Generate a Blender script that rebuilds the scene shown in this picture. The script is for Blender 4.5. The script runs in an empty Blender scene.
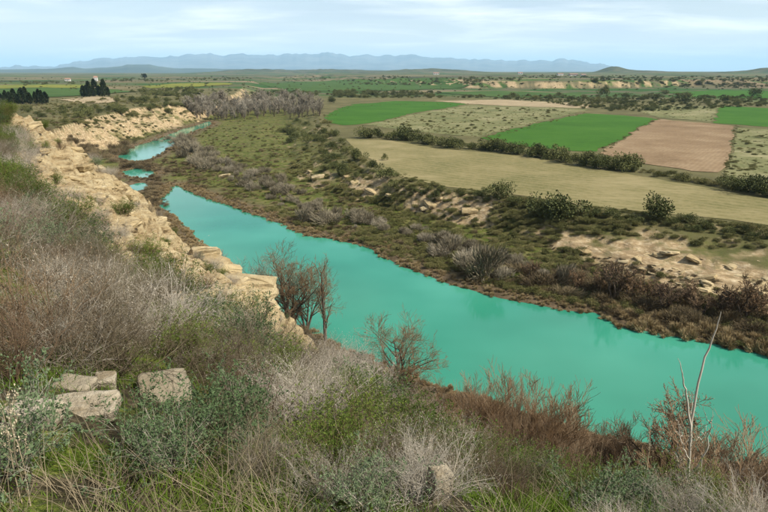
import bpy, bmesh, math, random
import numpy as np
from mathutils import Vector, Matrix

rng = np.random.default_rng(7)
random.seed(7)
scene = bpy.context.scene
COL = scene.collection

# ------------------------------------------------------------------ camera
CAM_H = 35.0
LENS = 28.0
FPX = LENS / 36.0 * 768.0
HORIZON = 71.0
PITCH = math.atan((256 - HORIZON) / FPX)
cam = bpy.data.cameras.new('camera')
cam.lens = LENS; cam.sensor_width = 36.0; cam.sensor_fit = 'HORIZONTAL'
cam.clip_start = 0.1; cam.clip_end = 200000
cam_o = bpy.data.objects.new('camera', cam); COL.objects.link(cam_o)
cam_o.location = (0, 0, CAM_H)
cam_o.rotation_euler = (math.pi / 2 - PITCH, 0, 0)
scene.camera = cam_o

# ------------------------------------------------------------------ light
SUN_EL = math.radians(46)
SUN_AZ = math.atan2(0.85, -0.40)          # from behind the camera, to the right
world = bpy.data.worlds.new('World'); scene.world = world; world.use_nodes = True
wn = world.node_tree; wn.nodes.clear()
def N(t, kind, **kw):
    n = t.nodes.new(kind)
    for k, v in kw.items():
        setattr(n, k, v)
    return n
def world_sky():
    t = wn; L = t.links.new
    out = N(t, 'ShaderNodeOutputWorld'); bg = N(t, 'ShaderNodeBackground')
    bg.inputs['Strength'].default_value = 0.085
    sky = N(t, 'ShaderNodeTexSky', sky_type='NISHITA', sun_disc=False)
    sky.sun_elevation = SUN_EL; sky.sun_rotation = SUN_AZ
    sky.altitude = 300; sky.air_density = 1.0; sky.dust_density = 1.6; sky.ozone_density = 1.5
    tc = N(t, 'ShaderNodeTexCoord'); sep = N(t, 'ShaderNodeSeparateXYZ')
    L(tc.outputs['Generated'], sep.inputs[0])
    def math_(op, a, b):
        m = N(t, 'ShaderNodeMath', operation=op)
        for i, v in enumerate((a, b)):
            if v is None: continue
            if isinstance(v, (int, float)): m.inputs[i].default_value = v
            else: L(v, m.inputs[i])
        return m.outputs[0]
    z = math_('MAXIMUM', sep.outputs[2], 0.0)
    den = math_('ADD', z, 0.10)
    cx = math_('DIVIDE', sep.outputs[0], den); cy = math_('DIVIDE', sep.outputs[1], den)
    comb = N(t, 'ShaderNodeCombineXYZ'); L(cx, comb.inputs[0]); L(cy, comb.inputs[1])
    mp = N(t, 'ShaderNodeMapping'); mp.inputs['Scale'].default_value = (0.55, 0.85, 1); mp.inputs['Rotation'].default_value = (0, 0, 0.25)
    mp.inputs['Location'].default_value = (3.1, 1.7, 0)
    L(comb.outputs[0], mp.inputs[0])
    n1 = N(t, 'ShaderNodeTexNoise'); n1.inputs['Scale'].default_value = 0.9; n1.inputs['Detail'].default_value = 9; n1.inputs['Roughness'].default_value = 0.6; n1.inputs['Distortion'].default_value = 0.5
    L(mp.outputs[0], n1.inputs['Vector'])
    r1 = N(t, 'ShaderNodeValToRGB'); r1.color_ramp.elements[0].position = 0.41; r1.color_ramp.elements[1].position = 0.60
    L(n1.outputs['Fac'], r1.inputs[0])
    # second layer: darker grey undersides of the stratus
    n2 = N(t, 'ShaderNodeTexNoise'); n2.inputs['Scale'].default_value = 1.3; n2.inputs['Detail'].default_value = 6
    mp2 = N(t, 'ShaderNodeMapping'); mp2.inputs['Scale'].default_value = (0.5, 1.0, 1); mp2.inputs['Location'].default_value = (7.7, 4.2, 0)
    L(comb.outputs[0], mp2.inputs[0]); L(mp2.outputs[0], n2.inputs['Vector'])
    r2 = N(t, 'ShaderNodeValToRGB'); r2.color_ramp.elements[0].position = 0.40; r2.color_ramp.elements[1].position = 0.60
    r2.color_ramp.elements[0].color = (9.6, 9.7, 9.8, 1); r2.color_ramp.elements[1].color = (3.1, 4.0, 5.0, 1)
    L(n2.outputs['Fac'], r2.inputs[0])
    fac = math_('MULTIPLY', r1.outputs[0], 0.9)
    mix = N(t, 'ShaderNodeMix', data_type='RGBA')
    L(fac, mix.inputs[0]); L(sky.outputs[0], mix.inputs[6]); L(r2.outputs[0], mix.inputs[7])
    hz = N(t, 'ShaderNodeMath', operation='MULTIPLY'); hz.inputs[1].default_value = 0.85
    ex = math_('POWER', 2.718, math_('MULTIPLY', z, -11.0)); L(ex, hz.inputs[0])
    mix2 = N(t, 'ShaderNodeMix', data_type='RGBA'); L(hz.outputs[0], mix2.inputs[0]); L(mix.outputs[2], mix2.inputs[6]); mix2.inputs[7].default_value = (9.0, 9.5, 9.8, 1)
    L(mix2.outputs[2], bg.inputs[0]); L(bg.outputs[0], out.inputs[0])
world_sky()
sun = bpy.data.lights.new('sun', 'SUN'); sun.energy = 4.8; sun.angle = math.radians(4); sun.color = (1.0, 0.95, 0.86)
sun_o = bpy.data.objects.new('sun', sun); COL.objects.link(sun_o)
sd = Vector((math.sin(SUN_AZ) * math.cos(SUN_EL), math.cos(SUN_AZ) * math.cos(SUN_EL), math.sin(SUN_EL)))
sun_o.rotation_euler = sd.to_track_quat('Z', 'Y').to_euler()
sun_o.location = (0, -50, 200)
vs = scene.view_settings
vs.view_transform = 'Standard'; vs.look = 'None'; vs.gamma = 1.0; vs.use_curve_mapping = False
vs.exposure = 0.72
scene.cycles.max_bounces = 6; scene.cycles.diffuse_bounces = 3; scene.cycles.glossy_bounces = 2
scene.cycles.volume_bounces = 1; scene.cycles.transparent_max_bounces = 4
scene.cycles.use_denoising = True

# ------------------------------------------------------------------ pixel -> ray
CT, ST = math.cos(PITCH), math.sin(PITCH)
def ray(px, py):
    u = px - 384.0; v = py - 256.0
    return u, FPX * CT - v * ST, -(FPX * ST + v * CT)
def ratio(px, py):
    u, f, d = ray(px, py)
    return -d / math.hypot(u, f)
def at_z(px, py, z):
    u, f, d = ray(px, py)
    t = (z - CAM_H) / d
    return u * t, f * t
def at_r(px, py, r):
    u, f, d = ray(px, py)
    h = math.hypot(u, f)
    return u * r / h, f * r / h, CAM_H + d * r / h
def polyz(pts, z):
    return [at_z(a, b, z) for a, b in pts]

# ------------------------------------------------------------------ numpy helpers
def _hash(ix, iy, s):
    n = (ix.astype(np.int64) * 374761393 + iy.astype(np.int64) * 668265263 + s * 1274126177) & 0xffffffff
    n = ((n ^ (n >> 13)) * 1274126177) & 0xffffffff
    return ((n ^ (n >> 16)) & 0xffff) / 65535.0
def vnoise(x, y, s=0):
    ix = np.floor(x); iy = np.floor(y); fx = x - ix; fy = y - iy
    fx = fx * fx * (3 - 2 * fx); fy = fy * fy * (3 - 2 * fy)
    a = _hash(ix, iy, s); b = _hash(ix + 1, iy, s); c = _hash(ix, iy + 1, s); d = _hash(ix + 1, iy + 1, s)
    return (a + (b - a) * fx) * (1 - fy) + (c + (d - c) * fx) * fy
def fbm(x, y, o=4, s=0):
    r = np.zeros_like(x); a = 0.5; t = 0
    for i in range(o):
        r += a * vnoise(x, y, s + i * 17); t += a; a *= 0.5; x = x * 2.03 + 5.1; y = y * 2.03 + 1.7
    return r / t
def sm(t):
    t = np.clip(t, 0, 1); return t * t * (3 - 2 * t)
def seg_dist(x, y, P, closed=True, want=False):
    P = np.asarray(P, float)
    n = len(P); best = np.full(x.shape, 1e18); bi = np.zeros(x.shape, int); bt = np.zeros(x.shape)
    for i in range(n if closed else n - 1):
        ax, ay = P[i]; bx, by = P[(i + 1) % n]
        dx, dy = bx - ax, by - ay; l2 = dx * dx + dy * dy + 1e-12
        t = np.clip(((x - ax) * dx + (y - ay) * dy) / l2, 0, 1)
        d = (x - ax - t * dx) ** 2 + (y - ay - t * dy) ** 2
        m = d < best
        best = np.where(m, d, best)
        if want:
            bi = np.where(m, i, bi); bt = np.where(m, t, bt)
    if want: return np.sqrt(best), bi, bt
    return np.sqrt(best)
def inside(x, y, P):
    P = np.asarray(P, float); n = len(P); c = np.zeros(x.shape, bool)
    for i in range(n):
        ax, ay = P[i]; bx, by = P[(i + 1) % n]
        if ay == by: continue
        m = ((ay > y) != (by > y)) & (x < (bx - ax) * (y - ay) / (by - ay) + ax)
        c ^= m
    return c
def sdist(x, y, P):
    d = seg_dist(x, y, P)
    return np.where(inside(x, y, P), -d, d)

# ------------------------------------------------------------------ layout of the valley
WATER_MAIN = polyz([(176, 186), (201, 197.5), (230, 208), (261, 217), (285, 228), (307, 236), (335, 241), (364, 248), (380, 259), (413, 271), (440, 281), (470, 290),
                    (496, 298), (530, 305), (556, 311), (590, 314), (620, 328), (681, 340), (720, 347), (768, 357), (900, 392), (1150, 450)], 0) + [(95, 18), (70, 22)] + \
             polyz([(768, 470), (690, 462), (620, 440), (560, 421), (480, 398), (420, 376), (350, 350), (310, 328), (262, 298), (215, 256), (185, 226), (170, 213), (161, 204), (166, 193)], 0)
WATER_POND = polyz([(123, 172), (136, 168.5), (150, 170), (155, 174.5), (146, 178), (128, 177)], 0)
WATER_POND2 = polyz([(128, 186), (140, 183), (149, 187), (138, 191)], 0)
WATER_UP = polyz([(118, 158), (124, 151), (150, 142), (172, 134), (184, 129), (203, 123.5), (209, 121.5), (212, 123.5), (204, 128), (190, 132), (181, 141.5), (165, 151), (150, 158.5), (136, 161.5)], 0)
WATERS = [WATER_MAIN, WATER_POND, WATER_POND2, WATER_UP]
TZ = 7.0
FAR = [(-20000, 60000), (90000, 60000), (90000, -50), (300, 10)]
TP = polyz([(900, 246), (768, 230), (700, 222), (650, 217), (570, 210), (520, 200), (450, 192), (400, 184), (372, 171), (350, 152), (335, 138), (320, 127), (318, 117), (325, 109), (300, 101), (230, 96)], TZ) + [(-500, 2500)] + FAR
BP = polyz([(900, 350), (768, 304), (700, 291), (640, 276), (590, 259), (550, 246), (500, 231), (440, 217), (400, 208), (350, 198), (310, 185), (290, 172), (283, 155), (290, 138), (285, 125), (275, 114), (240, 104), (190, 98)], 2.0) + [(-900, 2500)] + [FAR[0], FAR[1], FAR[2], (200, 0)]
LZ = 13.0
LP = [(-4000, -200), (-190, -100), (-175, 150)] + polyz([(40, 133), (62, 126), (78, 121), (95, 116), (120, 110), (150, 105), (185, 103), (205, 100), (235, 94)], LZ) + [(-1200, 6000), (-60000, 60000), (-60000, -200)]
LB = [(-4000, -260), (-120, -120), (-130, 130)] + polyz([(66, 160), (95, 152), (112, 147), (127, 141), (150, 134.5), (175, 128), (198, 121), (222, 113), (262, 101)], 1.0) + [(-400, 3000), (0, 8000), (-60000, 60000), (-60000, -260)]
_cb = polyz([(470, 89), (515, 88.5), (560, 89), (600, 88.5), (640, 88), (675, 87)], TZ)
CPB = [(-600, 2600)] + _cb + [(900, 1150), (2500, 1500), (60000, 4000), (60000, 60000), (-6000, 60000)]
CP = [(-200, 3200)] + [(a * 1.03, b * 1.03) for a, b in _cb[1:]] + [(1100, 1500), (2700, 2200), (60000, 6000), (60000, 60000), (-5000, 60000)]
CZ = 19.0

# the bluff under the camera: rim points (pixel, pixel, ground range, fall beyond the rim)
RIM_PX = [(0, 110, 38, 2.0), (31, 119, 42, 2.0), (59, 138, 41, 2.1), (82, 152, 39, 2.2), (109, 171, 36, 2.4), (123, 182, 34, 2.5), (139, 202, 32, 2.6), (164, 221, 29, 2.6), (205, 256, 26, 2.6), (240, 278, 23.5, 2.8), (264, 299, 21, 2.6), (272, 342, 18, 1.8),
          (284, 374, 15.5, 1.4), (350, 412, 12.5, 1.15), (450, 452, 10.5, 1.1), (560, 494, 9.4, 1.1), (640, 534, 8.2, 1.1), (768, 566, 8.0, 1.1)]
_r3 = [at_r(a, b, r) + (s,) for a, b, r, s in RIM_PX]
RIM = [(-70, -20, 34, 1.5), (-62, 15, 34, 1.5), (-44, 34, 33.6, 1.8)] + _r3 + [(12, 1, 29.0, 1.1), (15, -8, 29.8, 1.1), (14, -30, 31, 1.1), (-10, -60, 33, 1.1), (-60, -60, 34, 1.2)]
RIM = np.array(RIM)
def _dense(R, n=5):
    out = []
    m = len(R)
    for i in range(m):
        p0, p1, p2, p3 = R[(i - 1) % m], R[i], R[(i + 1) % m], R[(i + 2) % m]
        for k in range(n):
            t = k / n
            c = p1 + (p2 - p1) * t
            b = 0.5 * ((2 * p1) + (-p0 + p2) * t + (2 * p0 - 5 * p1 + 4 * p2 - p3) * t * t + (-p0 + 3 * p1 - 3 * p2 + p3) * t ** 3)
            out.append(0.5 * b + 0.5 * c)
    return np.array(out)
RIMD = _dense(RIM)
INNER = [at_r(*p) for p in [(0, 512, 2.7), (200, 512, 2.65), (384, 512, 2.7), (600, 512, 3.9), (768, 512, 4.9), (80, 410, 4.2), (165, 395, 4.8), (100, 310, 8.0), (50, 240, 13), (20, 190, 20), (200, 425, 4.7),
         (300, 445, 4.6), (300, 370, 8.6), (200, 330, 9.2), (450, 470, 5.2), (600, 516, 5.3), (132, 256, 16), (190, 288, 15.5), (232, 318, 14.6), (60, 192, 25), (60, 165, 32), (0, 150, 27), (20, 140, 34)]]
INNER += [(0, 0, 33.3), (-10, 4, 33.6), (-20, 8, 33.8), (-32, 20, 33.7), (0, -10, 33.6), (8, -4, 31.6), (-40, -30, 34), (-45, 10, 34)]
CTRL = np.vstack([RIMD[:, :3], np.array(INNER)])
def _tps(r2):
    return np.where(r2 > 0, 0.5 * r2 * np.log(np.maximum(r2, 1e-12)), 0)
_n = len(CTRL)
_d2 = ((CTRL[:, None, :2] - CTRL[None, :, :2]) ** 2).sum(-1)
_A = np.zeros((_n + 3, _n + 3)); _A[:_n, :_n] = _tps(_d2) + np.eye(_n) * 0.5
_A[:_n, _n] = 1; _A[:_n, _n + 1:] = CTRL[:, :2]; _A[_n:, :_n] = _A[:_n, _n:].T
_W = np.linalg.solve(_A, np.concatenate([CTRL[:, 2], [0, 0, 0]]))
def rbf(x, y):
    r = _W[_n] + _W[_n + 1] * x + _W[_n + 2] * y
    for i in range(_n):
        r = r + _W[i] * _tps((x - CTRL[i, 0]) ** 2 + (y - CTRL[i, 1]) ** 2)
    return r
ROCKP = [at_r(*p)[:2] for p in [(0, 106, 45), (40, 112, 48), (80, 135, 46), (150, 195, 37), (235, 240, 30), (275, 280, 26), (290, 330, 19), (264, 352, 14.5), (228, 345, 12.9), (178, 318, 12.9), (122, 285, 13.6), (70, 248, 16.5), (28, 218, 20.5), (14, 182, 27), (6, 140, 34)]]

def lowland(x, y):
    dw = np.full(x.shape, 1e9)
    near = (np.hypot(x, y) < 900)
    if near.any():
        xn, yn = x[near], y[near]
        d = np.full(xn.shape, 1e9)
        wob = (fbm(xn / 6, yn / 6, 3, 3) - 0.5) * 4.0 * np.clip(np.hypot(xn, yn) / 140, 0.5, 1)
        for W in WATERS:
            d = np.minimum(d, sdist(xn, yn, W) + wob * (0.8 if len(W) > 8 else 0.5))
        dw[near] = d
    fp = np.where(dw < 0, -0.1 - 1.3 * sm(-dw / 4), -0.1 + 0.55 * sm(dw / 2.0) + 1.6 * sm((dw - 2) / 45)) + 0.5 * (fbm(x / 9, y / 9, 3, 8) - 0.5) * sm(dw / 6)
    it = inside(x, y, TP); ib = inside(x, y, BP) | it
    t = np.where(it, 1.0, 0.0)
    mid = ib & ~it
    if mid.any():
        db = seg_dist(x[mid], y[mid], BP); dt = seg_dist(x[mid], y[mid], TP)
        tt = db / (db + dt + 1e-6)
        ero = (fbm(x[mid] / 7, y[mid] / 7, 4, 21) - 0.5)
        tt = np.clip(tt + ero * 0.55 * (1 - abs(2 * tt - 1)), 0, 1)
        # ledges
        q = tt * 4; fr = q - np.floor(q)
        t[mid] = 0.35 * tt + 0.65 * (np.floor(q) + sm((fr - 0.55) / 0.4)) / 4
    scarp = np.where(mid, 1.0, 0.0)
    R = np.hypot(x, y)
    tz = TZ + sm((R - 500) / 900) * 3.0 * (fbm(x / 700, y / 700, 3, 31) - 0.5) + 0.25 * (fbm(x / 25, y / 25, 3, 5) - 0.5)
    z = fp + (tz - fp) * t
    # left plateau
    it = inside(x, y, LP); ib = inside(x, y, LB) | it
    t2 = np.where(it, 1.0, 0.0); mid2 = ib & ~it
    if mid2.any():
        db = seg_dist(x[mid2], y[mid2], LB); dt = seg_dist(x[mid2], y[mid2], LP)
        tt = db / (db + dt + 1e-6)
        big = sm((R[mid2] - 700) / 400)
        ero = (fbm(x[mid2] / 14, y[mid2] / 14, 4, 77) - 0.5)
        tt = np.clip(tt + (1 - big) * ero * 0.9 * (1 - abs(2 * tt - 1)), 0, 1)
        q = tt * 3; fr = q - np.floor(q)
        led = 0.4 * tt + 0.6 * (np.floor(q) + sm((fr - 0.5) / 0.45)) / 3
        t2[mid2] = led * (1 - big) + tt * big
    lz = LZ + 1.5 * (fbm(x / 60, y / 60, 3, 41) - 0.5)
    z2 = fp + (lz - fp) * t2
    z = np.where(t2 > 0, np.maximum(z, z2), z)
    scarp2 = np.where(mid2 & (R < 900), 1.0, 0.0)
    # badlands step and the country behind
    it = inside(x, y, CP); ib = inside(x, y, CPB) | it
    mid3 = ib & ~it
    t3 = np.where(it, 1.0, 0.0)
    if mid3.any():
        db = seg_dist(x[mid3], y[mid3], CPB); dt = seg_dist(x[mid3], y[mid3], CP)
        tt = db / (db + dt + 1e-6)
        ero = fbm(x[mid3] / 18, y[mid3] / 60, 4, 91) - 0.5
        t3[mid3] = sm(np.clip(tt + 0.9 * ero * (1 - abs(2 * tt - 1)), 0, 1))
    z = np.where(t3 > 0, np.maximum(z, z + (CZ - z) * t3), z)
    bad = np.where(mid3 & (dt_small(x, y)), 1.0, 0.0)
    # far hills
    for az, D, hh, w in ((math.atan2(613 - 384, 622), 4600, 40, 85), (math.atan2(640 - 384, 622), 4700, 12, 180), (math.atan2(655 - 384, 622), 4800, 9, 700), (math.atan2(780 - 384, 622), 4200, 34, 200), (math.atan2(430 - 384, 622), 5200, 34, 420), (math.atan2(330 - 384, 622), 6500, 34, 700), (math.atan2(250 - 384, 622), 6000, 30, 420)):
        gx, gy = math.sin(az) * D, math.cos(az) * D
        dd = np.hypot(x - gx, (y - gy) * 0.7)
        z = z + hh * np.exp(-(dd / w) ** 2) * (0.75 + 0.5 * fbm(x / 90, y / 90, 3, 55))
    return z, dw, scarp, t, scarp2, t2, bad, t3
def dt_small(x, y):
    return (x > -20) & (np.hypot(x, y) < 1500)

def terrain(x, y, full=False):
    x = np.atleast_1d(np.asarray(x, float)); y = np.atleast_1d(np.asarray(y, float))
    z, dw, scarp, t, scarp2, t2, bad, t3 = lowland(x, y)
    near = (np.abs(x) < 160) & (np.abs(y) < 160)
    rock = np.zeros(x.shape); blf = np.zeros(x.shape)
    if near.any():
        xn, yn = x[near], y[near]
        ins = inside(xn, yn, RIMD[:, :2])
        zb = np.zeros(xn.shape)
        d, bi, bt = seg_dist(xn, yn, RIMD[:, :2], True, True)
        b2 = (bi + 1) % len(RIMD)
        rz = RIMD[bi, 2] * (1 - bt) + RIMD[b2, 2] * bt
        rs = RIMD[bi, 3] * (1 - bt) + RIMD[b2, 3] * bt
        dn = np.maximum(d + (fbm(xn / 3.0, yn / 3.0, 3, 61) - 0.5) * np.minimum(d, 4) * 0.9, 0)
        zb = rz - 0.5 * rs * np.minimum(dn, 1.2) - rs * np.maximum(dn - 1.2, 0)
        if ins.any():
            zb[ins] = rbf(xn[ins], yn[ins])
        r = np.hypot(xn, yn)
        zb = zb + 0.22 * (fbm(xn / 1.1, yn / 1.1, 4, 9) - 0.5) * sm((r - 0.5) / 2) + 0.5 * (fbm(xn / 4, yn / 4, 3, 12) - 0.5) * sm((r - 4) / 6)
        rk = np.clip(0.5 - sdist(xn, yn, ROCKP) / 2.0 + 1.1 * (fbm(xn / 2.5, yn / 2.5, 4, 33) - 0.5), 0, 1)
        rk = np.where(~ins & (rs > 1.5), np.maximum(rk, sm((d - 0.2) / 1.0)), rk)
        # strata ledges in the rock
        st = 0.42; q = (zb + 0.12 * xn - 0.06 * yn + 0.5 * fbm(xn / 2.2, yn / 2.2, 3, 71)) / st
        fr = q - np.floor(q)
        zb = zb + rk * st * 1.0 * (sm((fr - 0.66) / 0.30) - fr)
        q2 = (zb + 0.10 * xn + 0.35 * fbm(xn / 0.9, yn / 0.9, 3, 72)) / 0.16; f2 = q2 - np.floor(q2)
        crack = np.abs(fbm(xn / 1.4, yn / 1.4, 4, 83) - 0.5)
        zb = zb + rk * (0.16 * 0.8 * (sm((f2 - 0.6) / 0.35) - f2) + 0.26 * (fbm(xn / 0.55, yn / 0.55, 4, 81) - 0.5) - 0.30 * sm((0.035 - crack) / 0.035))
        zl = z[near]
        b = zb > zl
        z[near] = np.maximum(zl, zb)
        rock[near] = np.where(b, rk, 0); blf[near] = np.where(b, 1.0, 0.0)
    if not full: return z
    return z, dw, scarp, t, scarp2, t2, bad, t3, rock, blf

def H(x, y): return float(terrain(np.array([x]), np.array([y]))[0])

# ------------------------------------------------------------------ mesh helpers
def mesh_quads(name, V, F, smooth=False):
    V = np.asarray(V, np.float32).reshape(-1, 3); F = np.asarray(F, np.int32)
    k = F.shape[1]
    me = bpy.data.meshes.new(name)
    me.vertices.add(len(V)); me.vertices.foreach_set('co', V.ravel())
    me.loops.add(F.size); me.loops.foreach_set('vertex_index', F.ravel())
    me.polygons.add(len(F)); me.polygons.foreach_set('loop_start', np.arange(0, F.size, k, dtype=np.int32))
    me.update(calc_edges=True)
    if smooth: me.polygons.foreach_set('use_smooth', np.ones(len(F), bool))
    return me
def tag(o, label=None, cat=None, group=None, kind=None):
    if label: o['label'] = label
    if cat: o['category'] = cat
    if group: o['group'] = group
    if kind: o['kind'] = kind
    return o
def link(name, me, mat=None, parent=None, loc=None):
    o = bpy.data.objects.new(name, me); COL.objects.link(o)
    if mat and me is not None and not me.materials: me.materials.append(mat)
    if parent: o.parent = parent
    if loc is not None: o.location = loc
    return o

# ------------------------------------------------------------------ materials
def new_mat(name):
    m = bpy.data.materials.new(name); m.use_nodes = True
    t = m.node_tree; t.nodes.clear()
    out = N(t, 'ShaderNodeOutputMaterial'); b = N(t, 'ShaderNodeBsdfPrincipled')
    t.links.new(b.outputs[0], out.inputs['Surface'])
    b.inputs['Roughness'].default_value = 0.85
    b.inputs['Specular IOR Level'].default_value = 0.2
    return m, t, b, out
def ramp(t, fac, stops, const=False):
    r = N(t, 'ShaderNodeValToRGB'); e = r.color_ramp.elements
    if const: r.color_ramp.interpolation = 'CONSTANT'
    while len(e) < len(stops): e.new(0.5)
    for i, (p, c) in enumerate(stops):
        e[i].position = p; e[i].color = tuple(c) + (1,)
    if fac is not None: t.links.new(fac, r.inputs[0])
    return r.outputs[0]
def noise(t, vec, scale, detail=4, rough=0.55, dist=0.0):
    n = N(t, 'ShaderNodeTexNoise'); n.inputs['Scale'].default_value = scale; n.inputs['Detail'].default_value = detail
    n.inputs['Roughness'].default_value = rough; n.inputs['Distortion'].default_value = dist
    if vec is not None: t.links.new(vec, n.inputs['Vector'])
    return n.outputs['Fac']
def mixc(t, fac, a, b, mode='MIX'):
    m = N(t, 'ShaderNodeMix', data_type='RGBA', blend_type=mode)
    for i, v in ((0, fac), (6, a), (7, b)):
        if isinstance(v, (int, float)): m.inputs[i].default_value = v
        elif isinstance(v, tuple): m.inputs[i].default_value = v + (1,)
        else: t.links.new(v, m.inputs[i])
    return m.outputs[2]
def mth(t, op, a, b=0.0):
    m = N(t, 'ShaderNodeMath', operation=op)
    for i, v in enumerate((a, b)):
        if isinstance(v, (int, float)): m.inputs[i].default_value = v
        else: t.links.new(v, m.inputs[i])
    return m.outputs[0]
def deep(c, k=0.88, p=1.13): return tuple(k * v ** p for v in c)
def plant_mat(name, stops, scale=3.0, rough=0.8, spec=0.15, transl=0.0):
    """colour varies from plant to plant (object random) and through the plant (noise)"""
    m, t, b, out = new_mat(name)
    tc = N(t, 'ShaderNodeTexCoord'); oi = N(t, 'ShaderNodeObjectInfo')
    n = noise(t, tc.outputs['Object'], scale, 3, 0.6)
    f = mth(t, 'ADD', mth(t, 'MULTIPLY', n, 0.9), mth(t, 'MULTIPLY', oi.outputs['Random'], 0.55))
    f = mth(t, 'SUBTRACT', f, 0.22)
    c = ramp(t, f, [(p, deep(q)) for p, q in stops])
    t.links.new(c, b.inputs['Base Color'])
    b.inputs['Roughness'].default_value = rough; b.inputs['Specular IOR Level'].default_value = spec
    if transl > 0:
        tr = N(t, 'ShaderNodeBsdfTranslucent'); ms = N(t, 'ShaderNodeMixShader'); ms.inputs[0].default_value = transl
        t.links.new(c, tr.inputs[0]); t.links.new(b.outputs[0], ms.inputs[1]); t.links.new(tr.outputs[0], ms.inputs[2]); t.links.new(ms.outputs[0], out.inputs['Surface'])
    return m
M = {}
M['dry'] = plant_mat('dry_twigs', [(0.0, (0.06, 0.045, 0.025)), (0.35, (0.18, 0.145, 0.092)), (0.62, (0.50, 0.45, 0.37)), (1.0, (0.34, 0.26, 0.15))], 5)
M['brown'] = plant_mat('brown_twigs', [(0.0, (0.06, 0.04, 0.025)), (0.5, (0.16, 0.11, 0.07)), (1.0, (0.27, 0.19, 0.11))], 5)
M['rust'] = plant_mat('rust_twigs', [(0.0, (0.14, 0.095, 0.055)), (0.5, (0.26, 0.185, 0.115)), (1.0, (0.38, 0.285, 0.185))], 4)
M['silver'] = plant_mat('silver_leaf', [(0.0, (0.05, 0.085, 0.03)), (0.5, (0.13, 0.185, 0.085)), (1.0, (0.27, 0.32, 0.19))], 6, transl=0.2)
M['olive'] = plant_mat('olive_leaf', [(0.0, (0.035, 0.06, 0.010)), (0.5, (0.11, 0.165, 0.028)), (1.0, (0.25, 0.29, 0.06))], 6, transl=0.2)
M['straw'] = plant_mat('straw_grass', [(0.0, (0.13, 0.10, 0.055)), (0.5, (0.34, 0.28, 0.185)), (1.0, (0.60, 0.53, 0.40))], 2)
M['green_grass'] = plant_mat('green_grass', [(0.0, (0.05, 0.10, 0.012)), (0.5, (0.15, 0.225, 0.03)), (1.0, (0.32, 0.35, 0.055))], 2, transl=0.25)
M['bush_dark'] = plant_mat('dark_bush_leaf', [(0.0, (0.05, 0.06, 0.02)), (0.45, (0.115, 0.125, 0.044)), (0.8, (0.18, 0.18, 0.07)), (1.0, (0.24, 0.21, 0.095))], 0.6)
M['bush_olive'] = plant_mat('olive_bush_leaf', [(0.0, (0.08, 0.082, 0.028)), (0.5, (0.165, 0.16, 0.058)), (1.0, (0.28, 0.24, 0.11))], 0.6)
M['bush_grey'] = plant_mat('grey_bush_twigs', [(0.0, (0.15, 0.125, 0.08)), (0.5, (0.26, 0.225, 0.155)), (1.0, (0.38, 0.335, 0.255))], 0.6)
M['bush_brown'] = plant_mat('brown_bush_twigs', [(0.0, (0.09, 0.066, 0.038)), (0.5, (0.17, 0.13, 0.072)), (1.0, (0.27, 0.215, 0.125))], 0.6)
M['reed'] = plant_mat('reed_straw', [(0.0, (0.20, 0.145, 0.07)), (0.5, (0.35, 0.265, 0.14)), (1.0, (0.48, 0.39, 0.23))], 0.5)
M['bark'] = plant_mat('bark_brown', [(0.0, (0.05, 0.038, 0.028)), (0.5, (0.12, 0.09, 0.065)), (1.0, (0.2, 0.155, 0.115))], 2)
M['bark_dark'] = plant_mat('bark_dark', [(0.0, (0.02, 0.015, 0.012)), (0.5, (0.05, 0.035, 0.025)), (1.0, (0.09, 0.06, 0.045))], 2)
M['bark_pale'] = plant_mat('bark_bleached', [(0.0, (0.34, 0.29, 0.23)), (0.5, (0.50, 0.45, 0.37)), (1.0, (0.62, 0.57, 0.48))], 2)
M['twig_tan'] = plant_mat('twig_tan', [(0.0, (0.17, 0.11, 0.06)), (0.5, (0.28, 0.19, 0.11)), (1.0, (0.38, 0.28, 0.18))], 1)
M['twig_grey'] = plant_mat('twig_grey', [(0.0, (0.21, 0.18, 0.13)), (0.5, (0.33, 0.29, 0.22)), (1.0, (0.46, 0.42, 0.34))], 0.4)
M['cypress'] = plant_mat('cypress_leaf', [(0.0, (0.014, 0.022, 0.009)), (0.5, (0.035, 0.05, 0.02)), (1.0, (0.07, 0.085, 0.035))], 0.4)

def stone_mat(name, a, b_, c):
    m, t, b, out = new_mat(name)
    tc = N(t, 'ShaderNodeTexCoord'); oi = N(t, 'ShaderNodeObjectInfo'); ge = N(t, 'ShaderNodeNewGeometry')
    n = noise(t, ge.outputs['Position'], 2.2, 6, 0.65); n2 = noise(t, ge.outputs['Position'], 14, 5, 0.7)
    f = mth(t, 'ADD', mth(t, 'MULTIPLY', n, 0.8), mth(t, 'MULTIPLY', oi.outputs['Random'], 0.4))
    col = ramp(t, mth(t, 'SUBTRACT', f, 0.15), [(0.1, a), (0.5, b_), (0.95, c)])
    col = mixc(t, ramp(t, n2, [(0.56, (0, 0, 0)), (0.72, (1, 1, 1))]), col, (0.16, 0.13, 0.09))
    mz = N(t, 'ShaderNodeMapping'); mz.inputs['Scale'].default_value = (0.5, 0.5, 7); t.links.new(ge.outputs['Position'], mz.inputs[0])
    nb = noise(t, mz.outputs[0], 1.6, 6, 0.7, 0.3)
    col = mixc(t, ramp(t, nb, [(0.36, (0.75, 0.75, 0.75)), (0.46, (0, 0, 0))]), col, (0.13, 0.095, 0.05))
    n2 = mth(t, 'ADD', mth(t, 'MULTIPLY', n2, 0.6), mth(t, 'MULTIPLY', nb, 0.8))
    t.links.new(col, b.inputs['Base Color']); b.inputs['Roughness'].default_value = 0.92
    bp = N(t, 'ShaderNodeBump'); bp.inputs['Strength'].default_value = 0.9; bp.inputs['Distance'].default_value = 0.08
    t.links.new(mth(t, 'ADD', n2, n), bp.inputs['Height']); t.links.new(bp.outputs[0], b.inputs['Normal'])
    return m
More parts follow.
